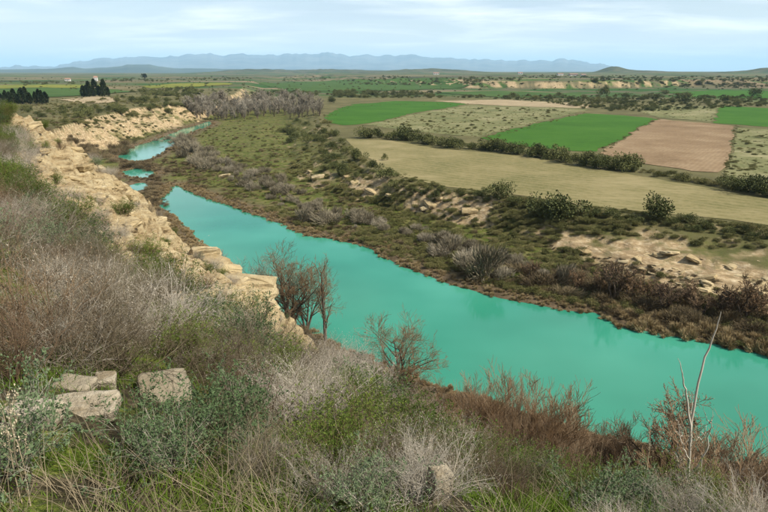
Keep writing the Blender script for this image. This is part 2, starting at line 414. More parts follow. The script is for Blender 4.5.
M['stone'] = stone_mat('cliff_stone', (0.22, 0.155, 0.07), (0.365, 0.28, 0.15), (0.49, 0.405, 0.25))
M['slab'] = stone_mat('loose_stone', (0.17, 0.14, 0.09), (0.32, 0.27, 0.19), (0.46, 0.41, 0.31))

def ground_mat():
    m, t, b, out = new_mat('ground_soil')
    L = t.links.new
    ge = N(t, 'ShaderNodeNewGeometry'); P = ge.outputs['Position']
    a1 = N(t, 'ShaderNodeAttribute', attribute_name='mask_a'); a2 = N(t, 'ShaderNodeAttribute', attribute_name='mask_b')
    s1 = N(t, 'ShaderNodeSeparateColor'); L(a1.outputs['Color'], s1.inputs[0])
    s2 = N(t, 'ShaderNodeSeparateColor'); L(a2.outputs['Color'], s2.inputs[0])
    rock, bluff, bank = s1.outputs; scarp, flood, plain = s2.outputs
    nf = noise(t, P, 7.0, 6, 0.65); nm = noise(t, P, 0.6, 5, 0.6); nl = noise(t, P, 0.06, 5, 0.6); nxl = noise(t, P, 0.012, 4, 0.55)
    # dry scrub country
    scrub = ramp(t, nl, [(p_, deep(c_, 0.80)) for p_, c_ in [(0.30, (0.11, 0.095, 0.045)), (0.5, (0.16, 0.145, 0.065)), (0.68, (0.24, 0.20, 0.10))]])
    scrub = mixc(t, mth(t, 'MULTIPLY', nm, 0.5), scrub, (0.09, 0.085, 0.035))
    # floodplain turf
    turf = ramp(t, noise(t, P, 0.11, 7, 0.68), [(p_, deep(c_, 0.80)) for p_, c_ in [(0.30, (0.13, 0.09, 0.04)), (0.46, (0.085, 0.11, 0.02)), (0.58, (0.14, 0.155, 0.034)), (0.70, (0.20, 0.155, 0.075))]])
    turf = mixc(t, ramp(t, nm, [(0.45, (0, 0, 0)), (0.75, (0.8, 0.8, 0.8))]), turf, (0.20, 0.15, 0.075))
    col = mixc(t, flood, scrub, turf)
    # distant patchwork of fields
    mp = N(t, 'ShaderNodeMapping'); mp.inputs['Rotation'].default_value = (0, 0, 0.35); mp.inputs['Scale'].default_value = (1 / 260, 1 / 150, 1)
    L(P, mp.inputs[0])
    vo = N(t, 'ShaderNodeTexVoronoi', distance='CHEBYCHEV', voronoi_dimensions='2D'); vo.inputs['Scale'].default_value = 1.0; vo.inputs['Randomness'].default_value = 0.8
    L(mp.outputs[0], vo.inputs['Vector'])
    sc = N(t, 'ShaderNodeSeparateColor'); L(vo.outputs['Color'], sc.inputs[0])
    fields = ramp(t, sc.outputs[0], [(p_, deep(c_, 0.80)) for p_, c_ in [(0.0, (0.05, 0.11, 0.025)), (0.22, (0.17, 0.15, 0.07)), (0.40, (0.065, 0.12, 0.03)), (0.55, (0.25, 0.20, 0.12)), (0.66, (0.05, 0.065, 0.03)), (0.82, (0.09, 0.14, 0.03)), (0.95, (0.22, 0.17, 0.10))]], True)
    fields = mixc(t, ramp(t, nxl, [(0.50, (0, 0, 0)), (0.56, (1, 1, 1))]), fields, (0.085, 0.08, 0.04))
    sx = N(t, 'ShaderNodeSeparateXYZ'); L(P, sx.inputs[0])
    hz = N(t, 'ShaderNodeMapRange'); hz.inputs[1].default_value = 23; hz.inputs[2].default_value = 34; L(sx.outputs[2], hz.inputs[0])
    hillc = ramp(t, nxl, [(0.4, (0.03, 0.042, 0.018)), (0.6, (0.075, 0.08, 0.04)), (0.75, (0.15, 0.12, 0.07))])
    fields = mixc(t, hz.outputs[0], fields, hillc)
    col = mixc(t, plain, col, fields)
    # scarps: bare ochre marl shows through scrub
    ochre = ramp(t, noise(t, P, 0.9, 6, 0.65), [(0.3, (0.23, 0.155, 0.075)), (0.5, (0.38, 0.28, 0.155)), (0.7, (0.54, 0.44, 0.285))])
    mp3 = N(t, 'ShaderNodeMapping'); mp3.inputs['Scale'].default_value = (0.25, 0.25, 3.0); L(P, mp3.inputs[0])
    bands = noise(t, mp3.outputs[0], 1.2, 6, 0.7, 0.3)
    ochre = mixc(t, ramp(t, bands, [(0.42, (0.75, 0.75, 0.75)), (0.56, (0, 0, 0))]), ochre, (0.20, 0.14, 0.075))
    ochre = mixc(t, ramp(t, noise(t, P, 0.35, 7, 0.75), [(0.52, (0, 0, 0)), (0.62, (0.8, 0.8, 0.8))]), ochre, (0.15, 0.13, 0.06))
    col = mixc(t, scarp, col, ochre)
    # water's edge
    mud = ramp(t, nm, [(p_, deep(c_, 0.80)) for p_, c_ in [(0.3, (0.10, 0.075, 0.045)), (0.6, (0.19, 0.14, 0.085)), (0.8, (0.27, 0.215, 0.14))]])
    col = mixc(t, bank, col, mud)
    # bluff soil with moss and litter
    soil = ramp(t, nf, [(0.36, (0.022, 0.019, 0.009)), (0.54, (0.06, 0.048, 0.025)), (0.74, (0.17, 0.135, 0.08))])
    moss = ramp(t, noise(t, P, 18, 4, 0.6), [(0.3, (0.05, 0.075, 0.012)), (0.7, (0.16, 0.18, 0.03))])
    soil = mixc(t, ramp(t, noise(t, P, 1.3, 4, 0.6), [(0.44, (0, 0, 0)), (0.58, (1, 1, 1))]), soil, moss)
    col = mixc(t, bluff, col, soil)
    # cliff rock
    mp2 = N(t, 'ShaderNodeMapping'); mp2.inputs['Scale'].default_value = (1, 1, 5); L(P, mp2.inputs[0])
    st = noise(t, mp2.outputs[0], 0.9, 7, 0.66, 0.4)
    rockc = ramp(t, st, [(0.34, (0.12, 0.08, 0.035)), (0.43, (0.31, 0.225, 0.115)), (0.58, (0.42, 0.33, 0.185)), (0.75, (0.54, 0.45, 0.29))])
    rockc = mixc(t, ramp(t, nf, [(0.56, (0, 0, 0)), (0.7, (0.55, 0.55, 0.55))]), rockc, (0.17, 0.125, 0.07))
    rm = ramp(t, mth(t, 'ADD', rock, mth(t, 'MULTIPLY', mth(t, 'SUBTRACT', nm, 0.5), 0.5)), [(0.35, (0, 0, 0)), (0.55, (1, 1, 1))])
    col = mixc(t, rm, col, rockc)
    L(col, b.inputs['Base Color']); b.inputs['Roughness'].default_value = 0.95; b.inputs['Specular IOR Level'].default_value = 0.1
    bp = N(t, 'ShaderNodeBump'); bp.inputs['Strength'].default_value = 1.0; bp.inputs['Distance'].default_value = 0.22
    L(mth(t, 'ADD', mth(t, 'MULTIPLY', nf, 0.7), st), bp.inputs['Height']); L(bp.outputs[0], b.inputs['Normal'])
    return m
M['ground'] = ground_mat()

def field_mat(name, c1, c2, c3, rows=0.0, angle=0.0, scale=0.08, rowc=None, fine=1.5):
    c1, c2, c3 = deep(c1), deep(c2), deep(c3)
    m, t, b, out = new_mat(name); L = t.links.new
    ge = N(t, 'ShaderNodeNewGeometry'); P = ge.outputs['Position']
    col = ramp(t, noise(t, P, scale, 6, 0.6), [(0.32, c1), (0.5, c2), (0.68, c3)])
    mpf = N(t, 'ShaderNodeMapping'); mpf.inputs['Rotation'].default_value = (0, 0, angle); mpf.inputs['Scale'].default_value = (0.06, 1, 1); L(P, mpf.inputs[0])
    n2 = noise(t, mpf.outputs[0], fine, 5, 0.65)
    col = mixc(t, mth(t, 'MULTIPLY', ramp(t, n2, [(0.42, (0, 0, 0)), (0.62, (1, 1, 1))]), 0.75), col, c1)
    col = mixc(t, mth(t, 'MULTIPLY', ramp(t, noise(t, P, 0.9, 6, 0.75), [(0.45, (0, 0, 0)), (0.7, (1, 1, 1))]), 0.55), col, c3)
    if rows:
        mp = N(t, 'ShaderNodeMapping'); mp.inputs['Rotation'].default_value = (0, 0, angle); L(P, mp.inputs[0])
        w = N(t, 'ShaderNodeTexWave', bands_direction='Y'); w.inputs['Scale'].default_value = rows; w.inputs['Distortion'].default_value = 4.0; w.inputs['Detail'].default_value = 2
        L(mp.outputs[0], w.inputs['Vector'])
        col = mixc(t, mth(t, 'MULTIPLY', w.outputs['Fac'], 0.4), col, rowc or c3)
    L(col, b.inputs['Base Color']); b.inputs['Roughness'].default_value = 0.95; b.inputs['Specular IOR Level'].default_value = 0.08
    return m

# ------------------------------------------------------------------ ground sheet (polar grid round the viewpoint, to the horizon)
def build_ground():
    rr = [0.0, 0.6, 1.2]
    while rr[-1] < 11: rr.append(rr[-1] * 1.0105 + 0.012)
    while rr[-1] < 46: rr.append(rr[-1] * 1.0052)
    while rr[-1] < 60: rr.append(rr[-1] * 1.01)
    while rr[-1] < 420: rr.append(rr[-1] * 1.010)
    while rr[-1] < 1300: rr.append(rr[-1] * 1.012)
    while rr[-1] < 70000: rr.append(rr[-1] * 1.032)
    rr = np.array(rr)
    az = np.concatenate([np.arange(-40, 40.01, 0.17), np.arange(44, 320, 6)]) * math.pi / 180
    A, R = np.meshgrid(az, rr)
    X = (np.sin(A) * R).ravel(); Y = (np.cos(A) * R).ravel()
    z, dw, scarp, t, scarp2, t2, bad, t3, rock, blf = terrain(X, Y, True)
    na, nr = len(az), len(rr)
    idx = np.arange(na * nr).reshape(nr, na)
    a = idx[:-1, :]; b = idx[1:, :]
    F = np.stack([a, np.roll(a, -1, 1), np.roll(b, -1, 1), b], -1).reshape(-1, 4)[:, ::-1]
    me = mesh_quads('ground', np.stack([X, Y, z], 1), F, True)
    Rr = np.hypot(X, Y)
    # masks of what the ground is made of
    steep = np.zeros(len(X))
    zz = z.reshape(nr, na)
    gr = np.abs(np.gradient(zz, axis=0) / np.maximum(np.gradient(R, axis=0), 1e-3))
    ga = np.abs(np.gradient(zz, axis=1) / np.maximum(R * np.gradient(A, axis=1), 1e-2))
    steep = np.hypot(gr, ga).ravel()
    nz = fbm(X / 11, Y / 11, 4, 101); nz2 = fbm(X / 3, Y / 3, 3, 105)
    px, py = X / np.maximum(Y, 1), Y
    # along the terrace scarp the marl is barest on the right hand stretch and in two short faces
    bare = sm((X - 25) / 25) * (0.12 + 0.34 * sm((0.62 - t) / 0.25))
    for (bx, by, bw) in [at_z(358, 184, 5) + (8,), at_z(432, 201, 5) + (10,), at_z(318, 178, 4) + (6,), at_z(470, 210, 4) + (6,)]:
        bare = np.maximum(bare, 0.33 * np.exp(-((X - bx) ** 2 + (Y - by) ** 2) / bw ** 2))
    ms = scarp * np.clip((0.50 * nz + 0.5 * nz2 + bare + 0.25 * np.clip(steep, 0, 1) - 0.70) * 7, 0, 1)
    ms2 = scarp2 * np.clip((0.6 * nz + 0.4 * nz2 + 0.30 * np.clip(steep, 0, 1) - 0.54) * 6, 0, 1)
    mb = bad * np.clip((t3 - 0.05) * 9, 0, 1) * np.clip((1.0 - t3) * 9, 0, 1) * np.clip((fbm(X / 12, Y / 60, 3, 14) - 0.38) * 5, 0, 1) * np.where(X / np.maximum(Y, 1) < 0.475, 1, 0.15)
    mscarp = np.maximum(np.maximum(ms, ms2), mb)
    flood = (1 - t) * (1 - t2) * (1 - blf) * sm((dw - 3) / 8) * np.where(Rr < 900, 1, 0)
    bank = sm((9 - dw) / 7) * (1 - blf)
    plain = sm((Rr - 620) / 200) * (1 - mb)
    ca = np.stack([rock, blf, bank, np.ones_like(rock)], 1).astype(np.float32)
    cb = np.stack([mscarp, flood, plain, np.ones_like(rock)], 1).astype(np.float32)
    for nm, c in (('mask_a', ca), ('mask_b', cb)):
        at = me.attributes.new(nm, 'FLOAT_COLOR', 'POINT'); at.data.foreach_set('color', c.ravel())
    o = link('ground', me, M['ground'])
    tag(o, 'dry river valley ground with ochre rocky bluff and terraces', None, None, 'structure')
    GRID.update(rr=rr, na=int(round(80 / 0.17)) + 1, data={k: v.reshape(nr, na) for k, v in dict(z=z, dw=dw, rock=rock, blf=blf, marl=mscarp).items()})
    return o
GRID = {}
GROUND = build_ground()
def look(x, y, *keys):
    """height and ground kind read back from the ground sheet itself"""
    x = np.atleast_1d(np.asarray(x, float)); y = np.atleast_1d(np.asarray(y, float))
    r = np.hypot(x, y); a = np.degrees(np.arctan2(x, y))
    fa = np.clip((a + 40) / 0.17, 0, GRID['na'] - 1.001); fr = np.clip(np.interp(r, GRID['rr'], np.arange(len(GRID['rr']))), 0, len(GRID['rr']) - 1.001)
    ia = fa.astype(int); ir = fr.astype(int); ta = fa - ia; tr = fr - ir
    out = []
    for k in keys:
        D = GRID['data'][k]
        out.append((D[ir, ia] * (1 - ta) + D[ir, ia + 1] * ta) * (1 - tr) + (D[ir + 1, ia] * (1 - ta) + D[ir + 1, ia + 1] * ta) * tr)
    return out if len(out) > 1 else out[0]
def H(x, y): return float(look(x, y, 'z')[0])

# ------------------------------------------------------------------ river
def water_mat():
    m, t, b, out = new_mat('turquoise_water'); L = t.links.new
    ge = N(t, 'ShaderNodeNewGeometry')
    n = noise(t, ge.outputs['Position'], 0.03, 3, 0.5)
    L(ramp(t, n, [(0.30, (0.016, 0.150, 0.090)), (0.5, (0.028, 0.195, 0.122)), (0.68, (0.050, 0.25, 0.165))]), b.inputs['Base Color'])
    rn = N(t, 'ShaderNodeMapRange'); rn.inputs[1].default_value = 0.4; rn.inputs[2].default_value = 0.62; rn.inputs[3].default_value = 0.008; rn.inputs[4].default_value = 0.06; L(noise(t, ge.outputs['Position'], 0.07, 4, 0.6), rn.inputs[0]); L(rn.outputs[0], b.inputs['Roughness']); b.inputs['IOR'].default_value = 1.33; b.inputs['Specular IOR Level'].default_value = 0.5
    bp = N(t, 'ShaderNodeBump'); bp.inputs['Strength'].default_value = 0.14; bp.inputs['Distance'].default_value = 0.05
    mw = N(t, 'ShaderNodeMapping'); mw.inputs['Rotation'].default_value = (0, 0, 0.75); mw.inputs['Scale'].default_value = (0.5, 1.4, 1); L(ge.outputs['Position'], mw.inputs[0])
    L(noise(t, mw.outputs[0], 2.2, 3, 0.6), bp.inputs['Height']); L(bp.outputs[0], b.inputs['Normal'])
    return m
M['water'] = water_mat()
def water(name, poly, label):
    bm = bmesh.new()
    c = np.mean(np.array(poly), 0)
    P = np.array(poly)
    # widen under the banks
    n = len(P); out = []
    area = 0.5 * np.sum(P[:, 0] * np.roll(P[:, 1], -1) - np.roll(P[:, 0], -1) * P[:, 1])
    sg = 1 if area > 0 else -1
    for i in range(n):
        a, b_, c_ = P[i - 1], P[i], P[(i + 1) % n]
        e1 = b_ - a; e2 = c_ - b_
        nn = np.array([e1[1], -e1[0]]) / (np.linalg.norm(e1) + 1e-9) + np.array([e2[1], -e2[0]]) / (np.linalg.norm(e2) + 1e-9)
        nn = nn / (np.linalg.norm(nn) + 1e-9) * sg
        out.append(b_ + nn * 3.0)
    vs_ = [bm.verts.new((p[0], p[1], 0.0)) for p in out]
    f = bm.faces.new(vs_)
    bmesh.ops.triangulate(bm, faces=[f])
    bmesh.ops.recalc_face_normals(bm, faces=bm.faces)
    for f in bm.faces:
        if f.normal.z < 0: f.normal_flip()
    me = bpy.data.meshes.new(name); bm.to_mesh(me); bm.free()
    return tag(link(name, me, M['water']), label, None, None, 'structure')
water('river', WATER_MAIN, 'turquoise river winding below the rocky bluff')
water('pond', WATER_POND, 'small pale pond among brown reeds beside the river')
water('pond', WATER_POND2, 'small sliver of water between the pond and the river')
water('river_channel', WATER_UP, 'upper river channel below the far ochre cliffs')

# ------------------------------------------------------------------ fields
def field(name, px, z, mat, label, lift=0.10):
    P = np.array(polyz(px, z))
    n = 34
    # grid clipped to the outline by triangulating a subdivided polygon
    bm = bmesh.new()
    vs_ = [bm.verts.new((p[0], p[1], 0)) for p in P]
    f = bm.faces.new(vs_)
    bmesh.ops.triangulate(bm, faces=[f])
    for _ in range(8):
        L = max(6.0, np.linalg.norm(P.max(0) - P.min(0)) / 40)
        es = [e for e in bm.edges if e.calc_length() > L]
        if not es: break
        bmesh.ops.subdivide_edges(bm, edges=es, cuts=1)
        bmesh.ops.triangulate(bm, faces=[f for f in bm.faces if len(f.verts) > 3])
    co = np.array([v.co[:] for v in bm.verts])
    # ragged outline
    for e_v, zz in zip(bm.verts, terrain(co[:, 0], co[:, 1])):
        e_v.co.z = zz + lift
    for v in bm.verts:
        if v.is_boundary:
            x, y = v.co.x, v.co.y
            w = 0.02 * math.hypot(x, y)
            v.co.x += (float(fbm(np.array([x / 9]), np.array([y / 9]), 3, 5)[0]) - 0.5) * w
            v.co.y += (float(fbm(np.array([x / 9]), np.array([y / 9]), 3, 6)[0]) - 0.5) * w
            v.co.z -= 0.0
    bmesh.ops.recalc_face_normals(bm, faces=bm.faces)
    for f in bm.faces:
        if f.normal.z < 0: f.normal_flip()
    me = bpy.data.meshes.new(name); bm.to_mesh(me); bm.free()
    return tag(link(name, me, mat), label, None, None, 'structure')
G1 = field_mat('wheat_green', (0.042, 0.11, 0.013), (0.062, 0.15, 0.019), (0.09, 0.18, 0.028), 0.11, 0.9, 0.035, (0.03, 0.085, 0.010))
G2 = field_mat('wheat_dull', (0.05, 0.09, 0.022), (0.07, 0.125, 0.03), (0.10, 0.15, 0.04), 0, 0.2, 0.02)
TAN = field_mat('fallow_tan', (0.135, 0.13, 0.05), (0.215, 0.185, 0.085), (0.34, 0.28, 0.155), 0.10, 0.785, 0.05, (0.21, 0.18, 0.085))
PALE = field_mat('stubble_pale', (0.10, 0.115, 0.04), (0.20, 0.195, 0.09), (0.34, 0.30, 0.175), 0, 0.5, 0.06)
PLOW = field_mat('ploughed_earth', (0.17, 0.115, 0.062), (0.265, 0.185, 0.108), (0.37, 0.28, 0.175), 0.22, -0.95, 0.06, (0.15, 0.10, 0.055))
YEL = field_mat('rape_yellow', (0.13, 0.15, 0.035), (0.20, 0.205, 0.04), (0.28, 0.265, 0.05), 0, 0.1, 0.03)
DIRT = field_mat('bare_track', (0.26, 0.20, 0.12), (0.36, 0.29, 0.18), (0.45, 0.37, 0.24), 0, 0.0, 0.1)
field('fallow_field', [(345, 139), (356, 151), (378, 166), (404, 178), (450, 187), (520, 195), (572, 204), (650, 212), (700, 217), (768, 225), (900, 240), (900, 216), (768, 200), (700, 187), (620, 173), (560, 162), (500, 154), (440, 149), (390, 141)], TZ, TAN, 'broad tan fallow field along the top of the river scarp')
field('wheat_field', [(324, 118), (337, 109), (352, 104.5), (396, 101), (440, 102), (468, 104), (440, 109), (412, 113.5), (385, 120), (366, 124), (345, 125.5), (330, 123)], TZ, G1, 'bright green young wheat field with rounded corner above the scarp')
field('stubble_field', [(366, 125), (412, 114.5), (470, 105), (530, 107), (588, 109), (575, 113), (530, 124), (478, 137), (420, 132)], TZ, PALE, 'pale stubble field dotted with small shrubs between two green fields', 0.08)
field('wheat_field', [(480, 138), (530, 125), (584, 113.5), (620, 115), (655, 118.5), (628, 135), (596, 152), (566, 151), (520, 146)], TZ, G1, 'bright green wheat field beside the ploughed brown field', 0.12)
field('ploughed_field', [(657, 119), (735, 126), (730, 148), (721, 173), (690, 171), (640, 163), (599, 154), (630, 135)], TZ, PLOW, 'pinkish brown ploughed field with fine furrows', 0.14)
field('stubble_field', [(738, 128), (860, 134), (900, 200), (768, 190), (725, 175), (733, 148)], TZ, PALE, 'pale weedy field right of the ploughed field', 0.09)
field('wheat_field', [(722, 106), (850, 112), (870, 131), (800, 129), (714, 123)], TZ, G1, 'green wheat field behind the pale weedy field', 0.1)
field('stubble_field', [(655, 104.5), (720, 107), (712, 122), (660, 117.5), (640, 112)], TZ, PALE, 'small pale field between scrub and green wheat', 0.11)
field('wheat_field', [(668, 92), (720, 90.5), (850, 93), (850, 99.5), (730, 98), (690, 97)], TZ, G1, 'narrow bright green field behind the dark scrub belt', 0.3)
field('wheat_field', [(255, 84), (330, 81), (440, 83), (470, 88), (400, 90.5), (300, 92)], TZ, G2, 'long dull green field beyond the bare grove', 0.5)
field('wheat_field', [(430, 92.5), (500, 91), (580, 94), (590, 98.5), (500, 97.5)], TZ, G2, 'dull green field below the distant badland cliffs', 0.5)
field('fallow_field', [(436, 101), (500, 99.5), (590, 104), (588, 108.3), (500, 105.5), (470, 104)], TZ, DIRT, 'bare beige strip behind the stubble field', 0.1)
field('wheat_field', [(-60, 91), (40, 88), (90, 88), (140, 92), (60, 97), (-60, 99)], LZ, G2, 'green field behind the dark cypress rows', 0.5)
field('rape_field', [(-60, 86), (40, 85), (110, 84.8), (90, 88), (40, 88), (-60, 90.5)], LZ, YEL, 'yellowish flowering field near the white farmhouse', 0.6)
field('rape_field', [(142, 86.5), (180, 83.5), (225, 83), (235, 84.5), (190, 87), (150, 88.5)], LZ, YEL, 'thin yellow strip field near the lone round tree', 0.6)
field('dirt_yard', [(62, 100), (95, 97), (120, 99), (110, 103), (75, 104)], LZ, DIRT, 'bare ochre clearing beside the dark cypresses', 0.3)
print('terrain ready')

# ------------------------------------------------------------------ plant geometry
UP = np.array([0, 0, 1.0])
def nrm(v): return v / (np.linalg.norm(v, axis=-1, keepdims=True) + 1e-9)
def curves(g, p0, d, L, S, wob, trop):
    n = len(p0); P = np.zeros((n, S, 3)); P[:, 0] = p0; d = nrm(d)
    st = (L / (S - 1))[:, None]
    for i in range(1, S):
        d = nrm(d + g.normal(0, wob, (n, 3)) + UP * trop)
        P[:, i] = P[:, i - 1] + d * st
    return P
def kids(g, P, R, k, t0, t1, ang, lr, rr, L):
    """k children on each parent curve"""
    n, S, _ = P.shape
    t = (t0 + (t1 - t0) * (np.arange(k)[None, :] + g.random((n, k))) / k)
    f = t * (S - 1); i = np.minimum(f.astype(int), S - 2); fr = (f - i)[..., None]
    r_ = np.arange(n)[:, None]
    p = P[r_, i] * (1 - fr) + P[r_, i + 1] * fr
    tg = nrm(P[r_, i + 1] - P[r_, i])
    rad = R[r_, i] * (1 - fr[..., 0]) + R[r_, i + 1] * fr[..., 0]
    q = nrm(np.cross(tg, g.normal(0, 1, tg.shape)))
    a = ang * (0.7 + 0.6 * g.random((n, k)))[..., None]
    d = tg * np.cos(a) + q * np.sin(a)
    ll = L[:, None] * lr * (0.6 + 0.7 * g.random((n, k))) * (1.15 - 0.45 * t)
    return p.reshape(-1, 3), d.reshape(-1, 3), ll.ravel(), (rad * rr).ravel()
def taper(r0, S, tip=0.35):
    return r0[:, None] * (1 - (1 - tip) * np.linspace(0, 1, S)[None, :])
def prisms(P, R, k=3):
    n, S, _ = P.shape
    T = nrm(np.gradient(P, axis=1))
    ref = np.zeros_like(T); ref[..., 0] = 0.31; ref[..., 1] = 0.77; ref[..., 2] = 0.55
    a = nrm(np.cross(T, ref)); b = np.cross(T, a)
    an = np.arange(k) / k * 2 * math.pi
    V = P[:, :, None, :] + R[:, :, None, None] * (np.cos(an)[None, None, :, None] * a[:, :, None, :] + np.sin(an)[None, None, :, None] * b[:, :, None, :])
    idx = np.arange(n * S * k).reshape(n, S, k)
    A = idx[:, :-1]; B = idx[:, 1:]
    F = np.stack([A, np.roll(A, -1, 2), np.roll(B, -1, 2), B], -1).reshape(-1, 4)
    return V.reshape(-1, 3), F
def leaves(g, C, D, L, W):
    n = len(C); D = nrm(D)
    s = nrm(np.cross(D, g.normal(0, 1, (n, 3)))); u = np.cross(s, D)
    L = np.broadcast_to(L, (n,))[:, None]; W = np.broadcast_to(W, (n,))[:, None]
    V = np.stack([C, C + D * L * 0.5 + s * W * 0.5, C + D * L + u * L * 0.15, C + D * L * 0.5 - s * W * 0.5], 1)
    return V.reshape(-1, 3), np.arange(n * 4).reshape(n, 4)
def joinq(parts):
    V = []; F = []; o = 0
    for v, f in parts:
        V.append(v); F.append(f + o); o += len(v)
    return np.concatenate(V), np.concatenate(F)
def bend_dirs(g, n, spread, lo=0.0):
    az = g.random(n) * 2 * math.pi; el = lo + spread * np.sqrt(g.random(n))
    return np.stack([np.cos(az) * np.sin(el), np.sin(az) * np.sin(el), np.cos(el)], 1)

def twig_shrub(seed, h, w, n0=46, k1=7, k2=4, r0=0.005, spread=1.25, wob=0.20, trop=0.07):
    g = np.random.default_rng(seed)
    p0 = np.stack([g.normal(0, w * 0.10, n0), g.normal(0, w * 0.10, n0), np.full(n0, -0.05)], 1)
    d = bend_dirs(g, n0, spread)
    L = h * (0.75 + 0.5 * g.random(n0)) * (1 + (w / h * 0.5 - 0.5) * (1 - d[:, 2]) * 1.2)
    P0 = curves(g, p0, d, L, 6, wob, trop); R0 = taper(np.full(n0, r0) * (0.7 + 0.6 * g.random(n0)), 6)
    a = kids(g, P0, R0, k1, 0.25, 1.0, 0.75, 0.42, 0.62, L)
    P1 = curves(g, a[0], a[1], a[2], 4, wob * 1.2, trop); R1 = taper(a[3], 4)
    b = kids(g, P1, R1, k2, 0.25, 1.0, 0.7, 0.5, 0.7, a[2])
    P2 = curves(g, b[0], b[1], b[2], 3, wob * 1.2, trop); R2 = taper(b[3], 3)
    return (P0, R0), (P1, R1), (P2, R2), g
def make_dry(name, seed, h, w, **kw):
    a, b, c, g = twig_shrub(seed, h, w, **kw)
    P = c[0]; n = len(P)                                   # dry buds and leaf scraps on the twig ends
    C = np.concatenate([P[:, -1], P[:, 1]]); m = len(C)
    bud = leaves(g, C, np.concatenate([P[:, -1] - P[:, 0]] * 2) + g.normal(0, 0.02, (m, 3)), 0.014 * (0.5 + g.random(m)), 0.0045 * (0.6 + 0.8 * g.random(m)))
    V, F = joinq([prisms(*a), prisms(*b), prisms(*c), bud])
    return mesh_quads(name, V, F)
def make_leafy(seed, h, w, per=5, ll=0.03, lw=0.012, **kw):
    a, b, c, g = twig_shrub(seed, h, w, **kw)
    V, F = joinq([prisms(*a), prisms(*b), prisms(*c)])
    stems = mesh_quads('stems', V, F)
    P = c[0]; n, S, _ = P.shape
    t = g.random((n, per)); i = np.minimum((t * (S - 1)).astype(int), S - 2); fr = (t * (S - 1) - i)[..., None]
    r_ = np.arange(n)[:, None]
    C = (P[r_, i] * (1 - fr) + P[r_, i + 1] * fr).reshape(-1, 3)
    D = np.repeat(nrm(P[:, -1] - P[:, 0]), per, 0) + g.normal(0, 0.7, (n * per, 3))
    m = len(C)
    fol = mesh_quads('foliage', *leaves(g, C, D, ll * (0.6 + 0.8 * g.random(m)), lw * (0.6 + 0.8 * g.random(m))))
    return stems, fol

def clump_mesh(name, seed, n, rx, rz, leaf, lobes=7, twiggy=False, lift=0.0):
    """a far bush: leaf clumps through several uneven lobes, resting on z=0"""
    g = np.random.default_rng(seed)
    c = np.stack([g.normal(0, rx * 0.42, lobes), g.normal(0, rx * 0.42, lobes), rz * (0.35 + 0.75 * g.random(lobes))], 1)
    rad = np.stack([rx * (0.30 + 0.30 * g.random(lobes))] * 2 + [rz * (0.28 + 0.30 * g.random(lobes))], 1)
    j = g.integers(0, lobes, n)
    d = nrm(g.normal(0, 1, (n, 3))); rr = g.random(n) ** 0.40
    C = c[j] + d * rad[j] * rr[:, None]
    C[:, 2] = np.abs(C[:, 2]) + lift
    if twiggy:
        D = nrm(C * np.array([1, 1, 0.6]) + UP * 0.8 * rz + g.normal(0, 0.35, (n, 3)))
        V, F = leaves(g, C - D * leaf * 0.5, D, leaf * (0.8 + 1.2 * g.random(n)), leaf * 0.11)
    else:
        D = d + g.normal(0, 0.6, (n, 3)) + UP * 0.3
        V, F = leaves(g, C, D, leaf * (0.6 + 0.8 * g.random(n)), leaf * (0.45 + 0.5 * g.random(n)))
    return mesh_quads(name, V, F)

def tree_mesh(seed, h, trunk_r, n0=1, lean=0.1, lv=((7, 0.35, 1.0, 0.65, 0.55, 0.5), (6, 0.3, 1.0, 0.7, 0.5, 0.5), (6, 0.25, 1.0, 0.75, 0.5, 0.55), (4, 0.2, 1.0, 0.8, 0.55, 0.7)), wob=0.10, trop=0.06, split=2, spread=0.3, leaf=None, minr=0.0):
    """bare branching tree: returns (trunk mesh data, crown mesh data), base at z=0, about h tall"""
    g = np.random.default_rng(seed)
    p0 = np.stack([g.normal(0, trunk_r * 1.2, n0), g.normal(0, trunk_r * 1.2, n0), np.full(n0, -0.35)], 1)
    d = bend_dirs(g, n0, spread if n0 > 1 else lean, 0.05)
    L = h * 0.72 * (0.75 + 0.35 * g.random(n0)) if n0 > 1 else np.array([h * 0.78])
    P = curves(g, p0, d, L, 9, wob * 0.6, 0.05); R = taper(np.full(n0, trunk_r), 9, 0.22)
    parts = [(P, R)]
    for k, t0, t1, an, lr, rr in lv:
        a = kids(g, P, R, k, t0, t1, an, lr, rr, L)
        L = a[2]; P = curves(g, a[0], a[1], L, 5, wob, trop); R = np.maximum(taper(a[3], 5, 0.35), minr)
        parts.append((P, R))
    tr = joinq([prisms(p, r, 6 if i == 0 else 4) for i, (p, r) in enumerate(parts[:split])])
    cr = [prisms(p, r, 3) for p, r in parts[split:]]
    if leaf:
        Pl = parts[-1][0]; n = len(Pl); per = leaf[0]
        C = np.repeat(Pl[:, -1], per, 0) + g.normal(0, leaf[1] * 1.5, (n * per, 3))
        cr.append(leaves(g, C, g.normal(0, 1, (n * per, 3)), leaf[1], leaf[2]))
    V, F = joinq(cr)
    cx, cy = V[:, 0].mean(), V[:, 1].mean(); cz = V[:, 2].mean()      # keep the crown over the root
    for A in (V, tr[0]):
        A[:, 0] -= 0.85 * cx * A[:, 2] / cz; A[:, 1] -= 0.85 * cy * A[:, 2] / cz
    zmax = max(V[:, 2].max(), tr[0][:, 2].max()); s = h / zmax
    return mesh_quads('trunk', tr[0] * s, tr[1], True), mesh_quads('crown', V * s, F)

